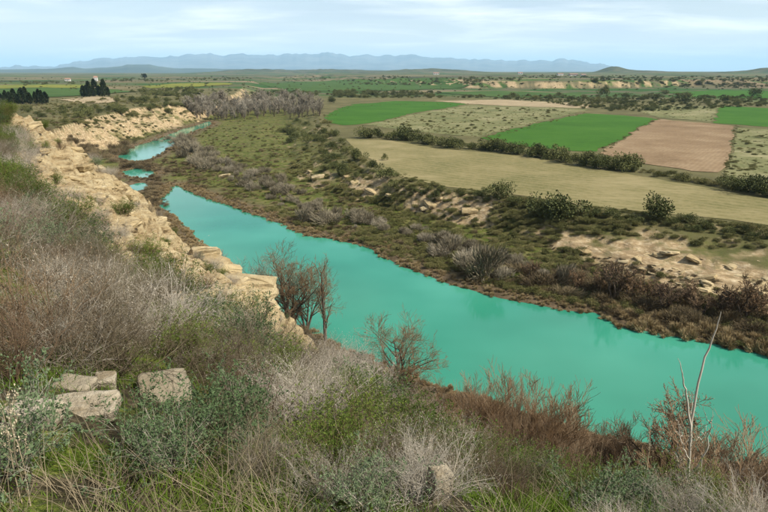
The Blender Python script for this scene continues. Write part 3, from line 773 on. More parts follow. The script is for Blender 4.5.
def thing(name, label, cat, group, loc, rz=0.0, sc=(1, 1, 1)):
    o = bpy.data.objects.new(name, None); COL.objects.link(o)
    o.empty_display_size = 0.2
    o.location = loc; o.rotation_euler = (0, 0, rz); o.scale = sc
    return tag(o, label, cat, group)
def put_tree(name, meshes, mats, label, cat, group, loc, rz, sc):
    o = thing(name, label, cat, group, loc, rz, sc)
    for nm, me, mt in zip(('trunk', 'crown') if len(meshes) == 2 else ('trunk',), meshes, mats):
        link(nm, me, mt, o)
    return o
def put_shrub2(name, pair, mats, label, cat, group, loc, rz, sc):
    o = thing(name, label, cat, group, loc, rz, sc)
    link('stems', pair[0], mats[0], o); link('foliage', pair[1], mats[1], o)
    return o
def put(name, me, mat, label, cat, group, loc, rz, sc, tilt=(0, 0)):
    o = link(name, me, mat, None, loc); o.rotation_euler = (tilt[0], tilt[1], rz); o.scale = sc
    return tag(o, label, cat, group)

def in_view(x, y, z, m=30):
    dx, dy, dz = x, y, z - CAM_H
    f = dy * CT - dz * ST; u = dx; v = -(dy * ST + dz * CT)
    px = 384 + FPX * u / np.maximum(f, 0.01); py = 256 + FPX * v / np.maximum(f, 0.01)
    return px, py, (f > 0.3) & (px > -m) & (px < 768 + m) & (py > -m) & (py < 512 + m)
def hit(px, py):
    """ground point seen at a pixel: march the ray over the terrain (vectorised over pixels)"""
    px = np.atleast_1d(np.asarray(px, float)); py = np.atleast_1d(np.asarray(py, float))
    u = px - 384.0; v = py - 256.0
    fx, fy, fz = u, FPX * CT - v * ST, -(FPX * ST + v * CT)
    hh = np.hypot(fx, fy); fx, fy, fz = fx / hh, fy / hh, fz / hh
    r = np.full(px.shape, 2.0); prev = r.copy(); done = np.zeros(px.shape, bool); res = np.full(px.shape, 9000.0)
    while (~done).any() and r.min() < 9000:
        a = ~done
        z = np.zeros(px.shape); z[a] = look(fx[a] * r[a], fy[a] * r[a], 'z')
        below = a & (CAM_H + fz * r < z)
        res[below] = 0.5 * (prev[below] + r[below]); done |= below
        prev = r.copy(); r = r * 1.012
        if r[~done].size == 0 or r[~done].min() > 9000: break
    x, y = fx * res, fy * res
    return x, y, look(x, y, 'z'), res
def poly_px_samples(g, poly, n):
    P = np.array(poly, float); out = np.zeros((0, 2))
    while len(out) < n:
        c = P.min(0) + g.random((n * 3, 2)) * (P.max(0) - P.min(0))
        out = np.vstack([out, c[inside(c[:, 0], c[:, 1], P)]])
    return out[:n]
def stuff_scatter(name, label, pts, sc, rz, sources, cat=None):
    """uncountable growth: copies of a real plant's mesh over many points, one object"""
    me = bpy.data.meshes.new(name); n = len(pts)
    me.vertices.add(n); me.vertices.foreach_set('co', np.asarray(pts, np.float32).ravel())
    a = me.attributes.new('size', 'FLOAT_VECTOR', 'POINT'); a.data.foreach_set('vector', np.asarray(sc, np.float32).ravel())
    a = me.attributes.new('turn', 'FLOAT', 'POINT'); a.data.foreach_set('value', np.asarray(rz, np.float32))
    o = link(name, me); tag(o, label, None, None, 'stuff')
    ng = bpy.data.node_groups.new(name, 'GeometryNodeTree')
    ng.interface.new_socket('Geometry', in_out='INPUT', socket_type='NodeSocketGeometry'); ng.interface.new_socket('Geometry', in_out='OUTPUT', socket_type='NodeSocketGeometry')
    gi = ng.nodes.new('NodeGroupInput'); go = ng.nodes.new('NodeGroupOutput')
    ip = ng.nodes.new('GeometryNodeInstanceOnPoints'); ip.inputs['Pick Instance'].default_value = True
    jg = ng.nodes.new('GeometryNodeJoinGeometry')
    for s in sources:
        oi = ng.nodes.new('GeometryNodeObjectInfo'); oi.inputs['Object'].default_value = s; oi.inputs['As Instance'].default_value = True; oi.transform_space = 'ORIGINAL'
        ng.links.new(oi.outputs['Geometry'], jg.inputs[0])
    ng.links.new(gi.outputs[0], ip.inputs['Points']); ng.links.new(jg.outputs[0], ip.inputs['Instance'])
    na = ng.nodes.new('GeometryNodeInputNamedAttribute'); na.data_type = 'FLOAT_VECTOR'; na.inputs[0].default_value = 'size'
    nt = ng.nodes.new('GeometryNodeInputNamedAttribute'); nt.data_type = 'FLOAT'; nt.inputs[0].default_value = 'turn'
    cx = ng.nodes.new('ShaderNodeCombineXYZ'); ng.links.new(nt.outputs['Attribute'], cx.inputs[2])
    ri = ng.nodes.new('FunctionNodeRandomValue'); ri.data_type = 'INT'; ri.inputs['Min'].default_value = 0; ri.inputs['Max'].default_value = max(0, len(sources) - 1)
    iout = [s for s in ri.outputs if s.type == 'INT'][0]
    for s in ri.inputs:
        if s.type == 'INT' and s.name == 'Max': s.default_value = max(0, len(sources) - 1)
        if s.type == 'INT' and s.name == 'Min': s.default_value = 0
    ng.links.new(iout, ip.inputs['Instance Index'])
    ng.links.new(na.outputs['Attribute'], ip.inputs['Scale']); ng.links.new(cx.outputs[0], ip.inputs['Rotation'])
    ng.links.new(ip.outputs[0], go.inputs[0])
    md = o.modifiers.new('scatter', 'NODES'); md.node_group = ng
    return o

# ------------------------------------------------------------------ cliff stones
def rock_mesh(name, seed, sx, sy, sz):
    """a quarried-looking block: a jittered box whose corners are broken off"""
    g = np.random.default_rng(seed); pts = []
    for cx in (-1, 1):
        for cy in (-1, 1):
            for cz in (-1, 1):
                c = np.array([cx, cy, cz]) * (0.80 + 0.28 * g.random(3)); cut = 0.05 + 0.33 * g.random(3) ** 2
                for k in range(3):
                    p = c.copy(); p[k] -= (cx, cy, cz)[k] * cut[k] * 2; pts.append(p)
    bm = bmesh.new()
    for p in pts: bm.verts.new((p[0] * sx / 2, p[1] * sy / 2, p[2] * sz / 2))
    bmesh.ops.convex_hull(bm, input=bm.verts)
    for v in [v for v in bm.verts if not v.link_faces]: bm.verts.remove(v)
    bmesh.ops.subdivide_edges(bm, edges=bm.edges, cuts=2, use_grid_fill=True, smooth=0.25)
    bmesh.ops.triangulate(bm, faces=bm.faces)
    co = np.array([v.co[:] for v in bm.verts])
    n1 = fbm(co[:, 0] * 4 + seed, co[:, 1] * 4 + co[:, 2] * 5, 4, seed) - 0.5
    lay = np.sin(co[:, 2] * 38 + 5 * fbm(co[:, 0] * 2 + seed, co[:, 1] * 2, 3, seed))          # bedding
    d = nrm(co * np.array([1, 1, 0.4]))
    co = co + d * (0.16 * n1 + 0.018 * lay)[:, None]
    for v, c in zip(bm.verts, co): v.co = c
    bmesh.ops.recalc_face_normals(bm, faces=bm.faces)
    me = bpy.data.meshes.new(name); bm.to_mesh(me); bm.free()
    return me
STONES = [rock_mesh('stone', 100 + i, 1.0, 0.55 + 0.05 * (i % 5), 0.30 + 0.04 * (i % 4)) for i in range(12)]
def stone(x, y, z, s, sz=1.0, rz=None, tilt=0.12):
    o = link('stone', STONES[rng.integers(len(STONES))], M['stone'], GROUND, (x, y, z))
    o.scale = (s, s, s * sz); o.rotation_euler = (rng.normal(0, tilt), rng.normal(0, tilt) + 0.08, rng.random() * 6.3 if rz is None else rz)
    return o
g = np.random.default_rng(11)
pp = poly_px_samples(g, [(20, 116), (58, 138), (84, 153), (110, 172), (125, 183), (141, 204), (166, 222), (206, 256), (242, 279), (264, 298), (270, 326), (232, 320), (180, 293), (130, 258), (86, 222), (40, 196), (28, 165), (18, 135)], 330)
X, Y, Z, Rr = hit(pp[:, 0], pp[:, 1])
for i in range(165):
    if Rr[i] > 60: continue
    s = (0.16 + 0.75 * g.random() ** 3.2) * (0.75 + 0.012 * Rr[i])
    stone(X[i], Y[i], Z[i] - 0.02 * s, s, 0.5 + 0.5 * g.random(), None, 0.13)
# the stacked blocks at the end of the cliff
for i, (px, py, r, s) in enumerate([(250, 300, 21.4, 1.5), (262, 301, 21.3, 1.2), (241, 304, 21.2, 1.3), (253, 292, 22.0, 1.5), (263, 291, 22.2, 1.3), (240, 291, 22.0, 1.4), (228, 292, 21.5, 1.2), (256, 283, 22.8, 1.6), (246, 280, 23.0, 1.4), (236, 276, 23.4, 1.3),
        (258, 312, 20.6, 1.3), (246, 314, 20.0, 1.2), (262, 322, 19.6, 1.2), (266, 311, 20.6, 1.0), (226, 268, 24.2, 1.3), (216, 259, 25.0, 1.2), (206, 250, 25.8, 1.2), (232, 305, 19.5, 1.2), (222, 298, 19.0, 1.0), (270, 330, 18.2, 1.0), (275, 338, 17.2, 0.9)]):
    x, y, z = at_r(px, py, r)
    stone(x, y, z - 0.15, s * 0.95, 1.0, 0.5 + g.normal(0, 0.45), 0.09)
    stone(x + g.normal(0, 0.5), y + g.normal(0, 0.5), z - 0.45, s * 0.7, 1.0, g.random() * 6, 0.12)
# stones fallen below the far scarp
pp = poly_px_samples(g, [(545, 234), (600, 244), (768, 262), (768, 300), (690, 288), (600, 262)], 64)
X, Y, Z, Rr = hit(pp[:, 0], pp[:, 1])
for i in range(len(X)):
    stone(X[i], Y[i], Z[i] - 0.12, 0.8 + 2.6 * g.random() ** 2.5, 0.5, None, 0.12)
pp = np.array([(355, 182), (360, 190), (347, 178), (430, 203), (440, 199), (425, 208), (318, 178), (310, 172), (372, 191), (392, 197), (470, 212), (225, 176), (172, 118), (186, 119), (198, 122), (164, 121), (190, 116), (176, 124)])
X, Y, Z, Rr = hit(pp[:, 0], pp[:, 1])
for i in range(len(X)):
    stone(X[i], Y[i], Z[i] + 0.1, 2.0 + 2.0 * g.random(), 0.8, None, 0.15)

# ------------------------------------------------------------------ loose slabs among the foreground plants
SLAB_AT = {}
_sp = [(86, 412), (76, 391), (165, 398), (106, 386), (36, 417), (438, 503), (293, 455)]
for _k, _v in zip(_sp, zip(*hit([p[0] for p in _sp], [p[1] for p in _sp]))): SLAB_AT[_k] = [float(c) for c in _v]
def slab(px, py, sx, sy, sz, rz, label, tilt=(0.05, -0.1), seed=5, lift=0.02):
    x, y, z, r = SLAB_AT[(px, py)]
    bm = bmesh.new(); bmesh.ops.create_cube(bm, size=1.0)
    bmesh.ops.subdivide_edges(bm, edges=bm.edges, cuts=9, use_grid_fill=True)
    gg = np.random.default_rng(seed)
    co = np.array([v.co[:] for v in bm.verts])
    e = np.abs(co) ** 6
    rnd = (e.sum(1, keepdims=True)) ** (1 / 6) / 0.5
    co = co / np.maximum(rnd, 1) * 1.0 if False else co * (1 - 0.10 * np.clip((np.sort(np.abs(co), 1)[:, 1:2] - 0.38) / 0.12, 0, 1))
    co = co * np.array([sx, sy, sz])
    o1, o2 = gg.random(2) * 40
    n1 = fbm(co[:, 0] * 5 + o1 + co[:, 2] * 3, co[:, 1] * 5 + o2 - co[:, 2] * 4, 4, seed) - 0.5
    n2 = fbm(co[:, 0] * 14 + o1, co[:, 1] * 14 + o2 + co[:, 2] * 13, 4, seed + 3) - 0.5
    co = co + nrm(co) * (n1 * 0.16 * min(sx, sy) + n2 * 0.12 * min(sx, sy))[:, None] * np.array([1, 1, 0.45])
    for v, c in zip(bm.verts, co): v.co = c
    me = bpy.data.meshes.new('stone_slab'); bm.to_mesh(me); bm.free()
    me.polygons.foreach_set('use_smooth', np.ones(len(me.polygons), bool))
    o = put('stone_slab', me, M['slab'], label, 'stone', None, (x, y, z + lift), rz, (1, 1, 1), tilt)
    return o
slab(86, 412, 0.44, 0.24, 0.11, 0.15, 'broad flat beige stone slab half sunk in grass', (0.22, -0.03), 5, 0.02)
slab(76, 391, 0.28, 0.18, 0.09, -0.1, 'small thin beige stone behind the broad flat slab', (0.1, 0.08), 6, 0.05)
slab(165, 398, 0.40, 0.36, 0.15, 0.6, 'rough pitted lichen-speckled rock beside the silvery shrub', (0.45, 0.2), 7, 0.06)
slab(106, 386, 0.16, 0.13, 0.12, 0.3, 'small pale stone wedged beside the pitted rock', (0.2, 0.1), 8, 0.04)
slab(36, 417, 0.34, 0.18, 0.12, -0.2, 'narrow stone half hidden under dry stalks', (0.1, 0.0), 9, 0.04)
slab(438, 503, 0.13, 0.12, 0.26, 0.4, 'upright pale stone poking out of dry grass', (0.1, 0.1), 10, 0.10)
slab(293, 455, 0.18, 0.14, 0.12, 0.4, 'little brown stone lying in open mossy grass', (0.1, 0.1), 12, 0.03)

# ------------------------------------------------------------------ foreground shrubs
DRY = [make_dry('dry_shrub', 200 + i, 0.62, 1.0, n0=60, k1=8, k2=4, r0=0.005) for i in range(4)]
BRN = [make_dry('brown_shrub', 220 + i, 0.60, 0.9, n0=40, k1=7, k2=4, r0=0.005, spread=0.95, trop=0.10) for i in range(3)]
SIL = [make_leafy(240 + i, 0.55, 0.85, per=7, ll=0.028, lw=0.013, n0=34, k1=6, k2=4, r0=0.005, spread=1.1, wob=0.12) for i in range(3)]
OLI = [make_leafy(260 + i, 0.62, 0.9, per=6, ll=0.034, lw=0.009, n0=44, k1=7, k2=4, r0=0.005, spread=1.1, wob=0.14) for i in range(3)]
GDRY = 'grey dry shrubs on the bluff'; GBRN = 'brown dry shrubs on the bluff'; GSIL = 'silvery shrubs on the bluff'; GOLI = 'olive green shrubs on the bluff'
SHRUB_POS = []
PLACE = ['growing among the pale cliff rocks', 'at the bluff edge above the river', 'close by the loose stone slabs', 'on the open slope of the bluff']
def where(x, y):
    rk = look(x, y, 'rock')[0]
    if rk > 0.4: return PLACE[0]
    if seg_dist(np.array([x]), np.array([y]), RIMD[:, :2])[0] < 2.6: return PLACE[1]
    if min(math.hypot(x - v[0], y - v[1]) for k, v in list(SLAB_AT.items())[:5]) < 1.3: return PLACE[2]
    return PLACE[3]
def fg_shrub(kind, x, y, z, s, g):
    pl = where(x, y)
    rz = g.random() * 6.3; sc = (s * (0.85 + 0.3 * g.random()), s * (0.85 + 0.3 * g.random()), s * (0.85 + 0.3 * g.random()))
    if kind == 'dry': return put('dry_shrub', DRY[g.integers(4)], M['dry'], 'dry leafless grey twiggy shrub ' + pl, 'shrub', GDRY + ', ' + pl, (x, y, z), rz, sc)
    if kind == 'brown': return put('brown_shrub', BRN[g.integers(3)], M['brown'], 'dry brown twiggy shrub ' + pl, 'shrub', GBRN + ', ' + pl, (x, y, z), rz, sc)
    if kind == 'silver': return put_shrub2('silver_shrub', SIL[g.integers(3)], (M['dry'], M['silver']), 'silvery green small-leaved shrub ' + pl, 'shrub', GSIL + ', ' + pl, (x, y, z), rz, sc)
    return put_shrub2('olive_shrub', OLI[g.integers(3)], (M['brown'], M['olive']), 'olive green narrow-leaved shrub ' + pl, 'shrub', GOLI + ', ' + pl, (x, y, z), rz, sc)
# plants one can single out, by where they root
g = np.random.default_rng(31)
def one(kind, x, y, z, s):
    SHRUB_POS.append((x, y, 0.42 * s))
    return fg_shrub(kind, x, y, z, s, g)
ONES = [('silver', 195, 455, 0.8), ('silver', 232, 440, 0.75), ('silver', 165, 470, 0.6), ('olive', 385, 465, 0.95), ('olive', 410, 470, 0.8), ('olive', 350, 470, 0.7), ('olive', 330, 480, 0.55), ('silver', 375, 515, 0.5), ('silver', 10, 470, 0.7), ('silver', 545, 500, 0.7), ('silver', 590, 505, 0.7),
                     ('dry', 100, 345, 1.25), ('dry', 60, 330, 1.2), ('dry', 150, 345, 1.15), ('olive', 190, 365, 0.8), ('dry', 240, 370, 0.95), ('dry', 280, 405, 0.85), ('dry', 320, 425, 0.85), ('dry', 130, 325, 1.05), ('brown', 30, 345, 1.3), ('brown', 15, 380, 0.9), ('dry', 215, 385, 1.0), ('dry', 345, 435, 1.0),
                     ('dry', 300, 430, 1.0), ('brown', 480, 475, 0.8), ('brown', 530, 485, 0.7), ('dry', 450, 465, 0.7), ('dry', 500, 495, 0.6), ('dry', 570, 500, 0.6), ('silver', 640, 515, 0.5), ('olive', 610, 508, 0.5), ('olive', 470, 450, 0.8), ('olive', 505, 462, 0.8), ('dry', 60, 365, 0.9), ('dry', 110, 372, 0.9), ('dry', 420, 500, 0.6)]
gq = np.random.default_rng(57)
for q in poly_px_samples(gq, [(0, 118), (20, 122), (34, 146), (34, 170), (22, 190), (34, 225), (28, 250), (0, 250)], 34): ONES.append((('olive', 'brown', 'olive', 'dry')[gq.integers(4)], q[0], q[1], 0.75 + 0.5 * gq.random()))
for q in ((144, 258), (150, 262), (136, 255), (190, 210), (176, 207), (160, 208), (102, 232), (112, 240), (90, 226), (218, 300), (60, 150), (205, 290), (124, 215)): ONES.append((('olive', 'dry', 'brown')[gq.integers(3)], q[0], q[1], 0.75 + 0.4 * gq.random()))
hx, hy, hz, hr = hit([o[1] for o in ONES], [o[2] for o in ONES])
for (k, _, _, s), x, y, z in zip(ONES, hx, hy, hz):
    one(k, float(x), float(y), float(z), s)
# the rest of the cover over the bluff
n = 5200
az = np.radians(-42 + 86 * g.random(n)); r = np.sqrt(g.random(n)) * 46
X = np.sin(az) * r; Y = np.cos(az) * r
Z, RK, BL = look(X, Y, 'z', 'rock', 'blf')
dens = fbm(X / 5, Y / 5, 3, 131)
PX, PY, VIS = in_view(X, Y, Z + 0.3, 40)
ins_b = inside(X, Y, RIMD[:, :2]); rimd = seg_dist(X, Y, RIMD[:, :2])
cnt = {'dry': 0, 'brown': 0, 'silver': 0, 'olive': 0}
placed = np.array([(a, b, c) for a, b, c in SHRUB_POS])
open_spots = [(80, 415, 0.75), (165, 405, 0.55), (140, 440, 0.55), (290, 460, 0.5), (440, 506, 0.35), (30, 420, 0.45)]
OPEN = []
hx, hy, hz, hr = hit([o[0] for o in open_spots], [o[1] for o in open_spots])
OPEN = [(float(a), float(b), o[2]) for a, b, o in zip(hx, hy, open_spots)]
OPEN = np.array(OPEN)
order = np.argsort(r)
for i in order:
    if not VIS[i] or BL[i] < 0.5 or r[i] < 2.6: continue
    if not ins_b[i] and rimd[i] > 6: continue
    if RK[i] > 0.45 and g.random() > 0.10: continue
    if dens[i] < (0.47 if r[i] < 9 and PX[i] < 340 else 0.42) and r[i] < 16: continue
    s = 0.6 + 0.5 * g.random() if r[i] > 7 else 0.42 + 0.38 * g.random()
    if RK[i] > 0.45: s *= 0.7
    if PX[i] > 420: s *= 0.8
    if rimd[i] < 3 and PX[i] > 262: s *= 0.55 + 0.15 * rimd[i]
    d = np.hypot(placed[:, 0] - X[i], placed[:, 1] - Y[i])
    if (d < 0.55 * (0.42 * s + placed[:, 2]) + 0.02).any(): continue
    if (np.hypot(OPEN[:, 0] - X[i], OPEN[:, 1] - Y[i]) < OPEN[:, 2]).any(): continue
    q = vnoise(np.array([X[i] / 2.2]), np.array([Y[i] / 2.2]), 151)[0] * 0.7 + 0.3 * g.random()
    k = 'dry' if q < 0.45 else 'brown' if q < 0.52 else 'silver' if q < 0.58 else 'olive'
    if PX[i] > 420 and r[i] > 7 and k == 'dry' and g.random() < 0.5: k = 'brown' if g.random() < 0.6 else 'olive'
    if cnt[k] >= 290: k = min(cnt, key=cnt.get)
    if cnt[k] >= 290: continue
    cnt[k] += 1
    placed = np.vstack([placed, (X[i], Y[i], 0.42 * s)])
    fg_shrub(k, float(X[i]), float(Y[i]), float(Z[i]), s, g)
print('shrubs', cnt)

# ------------------------------------------------------------------ grasses of the foreground (uncountable)
def grass(name, label, mat, n, rmax, lmin, lmax, wid, lean, seed, tuft=0.5, per=1, S=5, keep=lambda x, y: np.ones(len(x), bool), drop_rock=0.5):
    g = np.random.default_rng(seed)
    az = np.radians(-42 + 84 * g.random(n)); r = 1.6 + (rmax - 1.6) * g.random(n) ** 1.15
    X = np.sin(az) * r; Y = np.cos(az) * r
    if per > 1:
        X = np.repeat(X[:n // per], per) + g.normal(0, 0.03, n // per * per); Y = np.repeat(Y[:n // per], per) + g.normal(0, 0.03, n // per * per)
    nz = fbm(X / 0.8, Y / 0.8, 3, seed)
    Z, RK, BL = look(X, Y, 'z', 'rock', 'blf')
    ok = (nz > tuft) & (RK < drop_rock) & (BL > 0.5) & keep(X, Y)
    for ox, oy, orr in OPEN[[0, 1, 4, 5]]:
        ok &= np.hypot(X - ox, Y - oy) > orr * 0.6
    X, Y, Z = X[ok], Y[ok], Z[ok]; m = len(X)
    L = (lmin + (lmax - lmin) * g.random(m) ** 1.5)
    P = curves(g, np.stack([X, Y, Z - 0.01], 1), bend_dirs(g, m, lean), L, S, 0.13, -0.06)
    R = taper(np.full(m, wid) * (0.6 + 0.8 * g.random(m)), S, 0.2)
    V, F = prisms(P, R, 3)
    o = link(name, mesh_quads(name, V, F), mat); tag(o, label, None, None, 'stuff')
    return o
grass('dry_grass', 'tangled dry straw grass and dead stalks on the bluff', M['straw'], 24000, 15, 0.10, 0.60, 0.0017, 1.0, 401, 0.555, 12)
grass('green_grass', 'short green grass and herbs between the shrubs', M['green_grass'], 62000, 16, 0.06, 0.20, 0.0032, 0.8, 402, 0.46, 1, 3)
grass('moss', 'yellow green moss and tiny herbs on open soil', M['green_grass'], 30000, 7, 0.015, 0.05, 0.0035, 1.2, 403, 0.40, 1, 2)

# tall dry stalks with seed heads, close to the viewpoint
def stalk_plant(px, py, h, label, seed, n=5, lean=0.35):
    g = np.random.default_rng(seed)
    x, y, z, r = [float(v[0]) for v in hit([px], [py])]
    o = thing('seed_stalk', label, 'plant', None, (x, y, z), 0.0)
    P = curves(g, np.stack([g.normal(0, 0.02, n), g.normal(0, 0.02, n), np.full(n, -0.02)], 1), bend_dirs(g, n, lean), h * (0.6 + 0.5 * g.random(n)), 9, 0.07, 0.02)
    R = taper(np.full(n, 0.0036), 9, 0.4)
    a = kids(g, P, R, 6, 0.45, 1.0, 0.6, 0.22, 0.6, np.full(n, h)); P1 = curves(g, a[0], a[1], a[2], 5, 0.12, 0.05); R1 = taper(a[3], 5)
    link('stems', mesh_quads('stems', *joinq([prisms(P, R, 5), prisms(P1, R1, 3)])), M['straw'], o)
    for C in list(P1[:, 2:]) + list(P[:, 6:]):
        C = np.repeat(C, 5, 0) + g.normal(0, 0.005, (len(C) * 5, 3))
        link('seed_head', mesh_quads('seed_head', *leaves(g, C, g.normal(0, 1, C.shape) + UP, 0.013, 0.007)), M['straw'], o)
stalk_plant(22, 505, 0.62, 'tall pale dry stalks with seed heads left of the stone slabs', 3)
stalk_plant(640, 511, 0.7, 'thin dry stalks with seed heads on the right bluff edge', 4, 3, 0.5)

# ------------------------------------------------------------------ trees of the near bank
def tz(px, py, r): return at_r(px, py, r)[2]
LV_BROAD = ((7, 0.22, 1.0, 0.75, 0.62, 0.62), (7, 0.25, 1.0, 0.7, 0.55, 0.55), (6, 0.2, 1.0, 0.7, 0.6, 0.5), (3, 0.2, 1.0, 0.6, 0.7, 0.7))
LV_NARROW = ((16, 0.15, 1.0, 0.45, 0.30, 0.4), (6, 0.2, 1.0, 0.5, 0.5, 0.55), (5, 0.2, 1.0, 0.6, 0.5, 0.7))
BARE = [tree_mesh(500 + i, 8.0, 0.19, n0=3, spread=0.45, lv=LV_BROAD, minr=0.009, trop=0.05) for i in range(3)]
NARROW = [tree_mesh(510 + i, 9.0, 0.17, n0=1, lv=LV_NARROW, minr=0.010, trop=0.12) for i in range(2)]
DARKT = tree_mesh(521, 6.5, 0.21, n0=2, spread=0.6, lv=((7, 0.4, 1.0, 0.75, 0.55, 0.62), (6, 0.3, 1.0, 0.75, 0.55, 0.55), (6, 0.2, 1.0, 0.8, 0.55, 0.5), (4, 0.2, 1.0, 0.8, 0.55, 0.75)), minr=0.011, wob=0.16, trop=0.10, leaf=(1, 0.06, 0.03))
def dead_tree():
    g = np.random.default_rng(5)
    def pl(pts, r0, r1, k=6):
        p = np.array(pts, float); t = np.linspace(0, len(p) - 1, 14)
        q = np.stack([np.interp(t, np.arange(len(p)), p[:, i]) for i in range(3)], 1)
        q[1:] += g.normal(0, 0.03, (13, 3)) * 0.7; return prisms(q[None], np.linspace(r0, r1, 14)[None], k)
    main = [(0, 0, -0.3), (0.05, 0, 1.6), (-0.05, 0.05, 3.2), (0.08, 0, 4.6), (0.0, 0.1, 5.6)]
    tr = joinq([pl(main, 0.085, 0.03), pl([(0.05, 0, 4.2), (0.3, 0.1, 5.2), (0.75, 0.2, 6.2), (1.25, 0.2, 7.0), (1.45, 0.2, 7.5)], 0.06, 0.012), pl([(0.0, 0.1, 5.6), (-0.12, 0.1, 6.2), (-0.3, 0.05, 6.6)], 0.03, 0.006)])
    fine = []
    for z0, dx, dy, dz, r in [(a_, b_, c_, d_, r_ * 1.5) for a_, b_, c_, d_, r_ in ((2.2, 0.55, 0.1, 1.5, 0.03), (2.6, -0.45, 0.2, 1.2, 0.022), (3.1, 0.8, -0.2, 1.9, 0.03), (3.6, -0.5, -0.1, 1.4, 0.02), (1.7, -0.3, 0.3, 1.0, 0.018), (1.4, 0.35, 0.1, 0.9, 0.02), (4.6, 0.35, 0.3, 0.8, 0.016))]:
        a = np.array((0.03, 0.02, z0)); d = np.array((dx, dy, dz))
        fine.append(pl([a, a + d * np.array((0.6, 0.6, 0.35)), a + d * np.array((0.9, 0.9, 0.75)), a + d], r, 0.005, 4))
        for k in range(5):
            t = 0.35 + 0.6 * g.random(); b0 = a + d * t; e = np.array((g.normal(0, 0.2), g.normal(0, 0.2), 0.25 + 0.3 * g.random()))
            fine.append(pl([b0, b0 + e * 0.5, b0 + e], r * 0.4, 0.004, 3))
    V, F = joinq(fine)
    return mesh_quads('trunk', tr[0], tr[1], True), mesh_quads('branches', V, F, True)
DEAD = dead_tree()
WILLOW = [tree_mesh(540 + i, 5.0, 0.04, n0=13, spread=0.6, lv=((7, 0.25, 1.0, 0.42, 0.45, 0.55), (7, 0.2, 1.0, 0.42, 0.6, 0.55), (6, 0.2, 1.0, 0.45, 0.7, 0.6)), minr=0.0055, wob=0.07, trop=0.07, split=1) for i in range(3)]
def bank_tree(name, meshes, h0, mats, px, r, top, label, cat='tree', group=None, rz=0, wide=1.0):
    u, f, _ = ray(px, top + 35); hh = math.hypot(u, f)
    x, y = u / hh * r, f / hh * r
    z = H(x, y); h = max(1.2, tz(px, top, r) - z); s = h / h0
    return put_tree(name, meshes, mats, label, cat, group, (x, y, z), rz, (s * wide, s * wide, s))
bank_tree('bare_tree', NARROW[0], 9, (M['bark'], M['twig_tan']), 322, 73, 250, 'tall slender bare tree with upswept branches on the near bank', rz=0.4)
bank_tree('bare_tree', BARE[0], 8, (M['bark'], M['twig_tan']), 290, 76, 243, 'broad bare tree standing next to the slender upswept one', rz=1.4)
bank_tree('bare_tree', BARE[1], 8, (M['bark'], M['twig_tan']), 306, 77, 262, 'shorter bare tree squeezed between the broad and slender trees', rz=2.1, wide=0.8)
bank_tree('bare_tree', BARE[2], 8, (M['bark'], M['twig_grey']), 262, 82, 256, 'small grey bare tree just beyond the stacked cliff blocks', rz=0.3)
bank_tree('bare_tree', NARROW[1], 9, (M['bark'], M['twig_grey']), 222, 90, 248, 'thin grey sapling rising behind the cliff rim', rz=0.3)
bank_tree('bare_tree', BARE[1], 8, (M['bark_dark'], M['rust']), 404, 60, 318, 'spreading bare tree with reddish twigs reaching over the water', rz=4.0, wide=1.15)
bank_tree('bare_tree', BARE[2], 8, (M['bark'], M['rust']), 362, 64, 345, 'small bushy bare tree left of the spreading reddish tree', rz=2.2)
bank_tree('bare_tree', DARKT, 6.5, (M['bark_dark'], M['rust']), 674, 45, 380, 'dark-trunked leaning tree with orange brown budding twigs', rz=0.6)
bank_tree('dead_tree', DEAD, 7.5, (M['bark_pale'], M['bark_pale']), 736, 12.5, 312, 'tall bleached dead tree with forked white stems', rz=0.15, wide=0.68).rotation_euler = (0.0, -0.19, 0.15)
for k, (px, r, top, wd) in enumerate([(622, 48, 414, 1.2), (592, 50, 426, 1.0), (645, 49, 446, 0.9), (742, 44, 428, 1.1), (768, 42, 420, 1.2), (712, 49, 446, 0.9), (500, 46, 368, 1.0), (548, 46, 378, 1.1), (470, 50, 378, 1.0), (525, 44, 388, 1.0), (440, 52, 392, 0.9), (335, 66, 350, 0.9), (570, 42, 405, 0.9), (700, 40, 470, 0.9), (748, 38, 455, 1.0), (606, 44, 430, 1.0), (632, 42, 445, 0.9), (580, 47, 424, 0.9), (535, 40, 400, 0.9), (485, 44, 388, 0.9), (725, 41, 446, 1.0), (758, 40, 436, 1.0), (660, 40, 468, 0.9), (516, 42, 384, 1.0)]):
    bank_tree('willow_thicket', WILLOW[k % 3], 5, (M['bark'], M['twig_tan'] if k % 3 else M['rust']), px, r, top, 'many-stemmed leafless willow bush on the near river bank', 'bush', 'willow bushes on the near bank', rz=k * 1.3, wide=wd)

# ------------------------------------------------------------------ bushes across the valley
B_DARK = [clump_mesh('dark_bush', 600 + i, 1700, 1.0, 0.85, 0.105, 9) for i in range(4)]
B_OLIVE = [clump_mesh('olive_bush', 610 + i, 1500, 1.0, 0.65, 0.10, 10) for i in range(4)]
B_GREY = [clump_mesh('grey_bush', 620 + i, 1300, 1.0, 0.85, 0.26, 9, True) for i in range(4)]
B_BROWN = [clump_mesh('brown_bush', 630 + i, 1200, 1.0, 0.75, 0.24, 9, True) for i in range(4)]
B_REED = [clump_mesh('reed_clump', 640 + i, 700, 0.8, 0.7, 0.5, 6, True) for i in range(3)]
KIND = {'dark': ('dark_bush', B_DARK, 'bush_dark'), 'olive': ('olive_bush', B_OLIVE, 'bush_olive'), 'grey': ('grey_bush', B_GREY, 'bush_grey'), 'brown': ('brown_bush', B_BROWN, 'bush_brown'), 'reed': ('reed_clump', B_REED, 'reed')}
SRC = {}
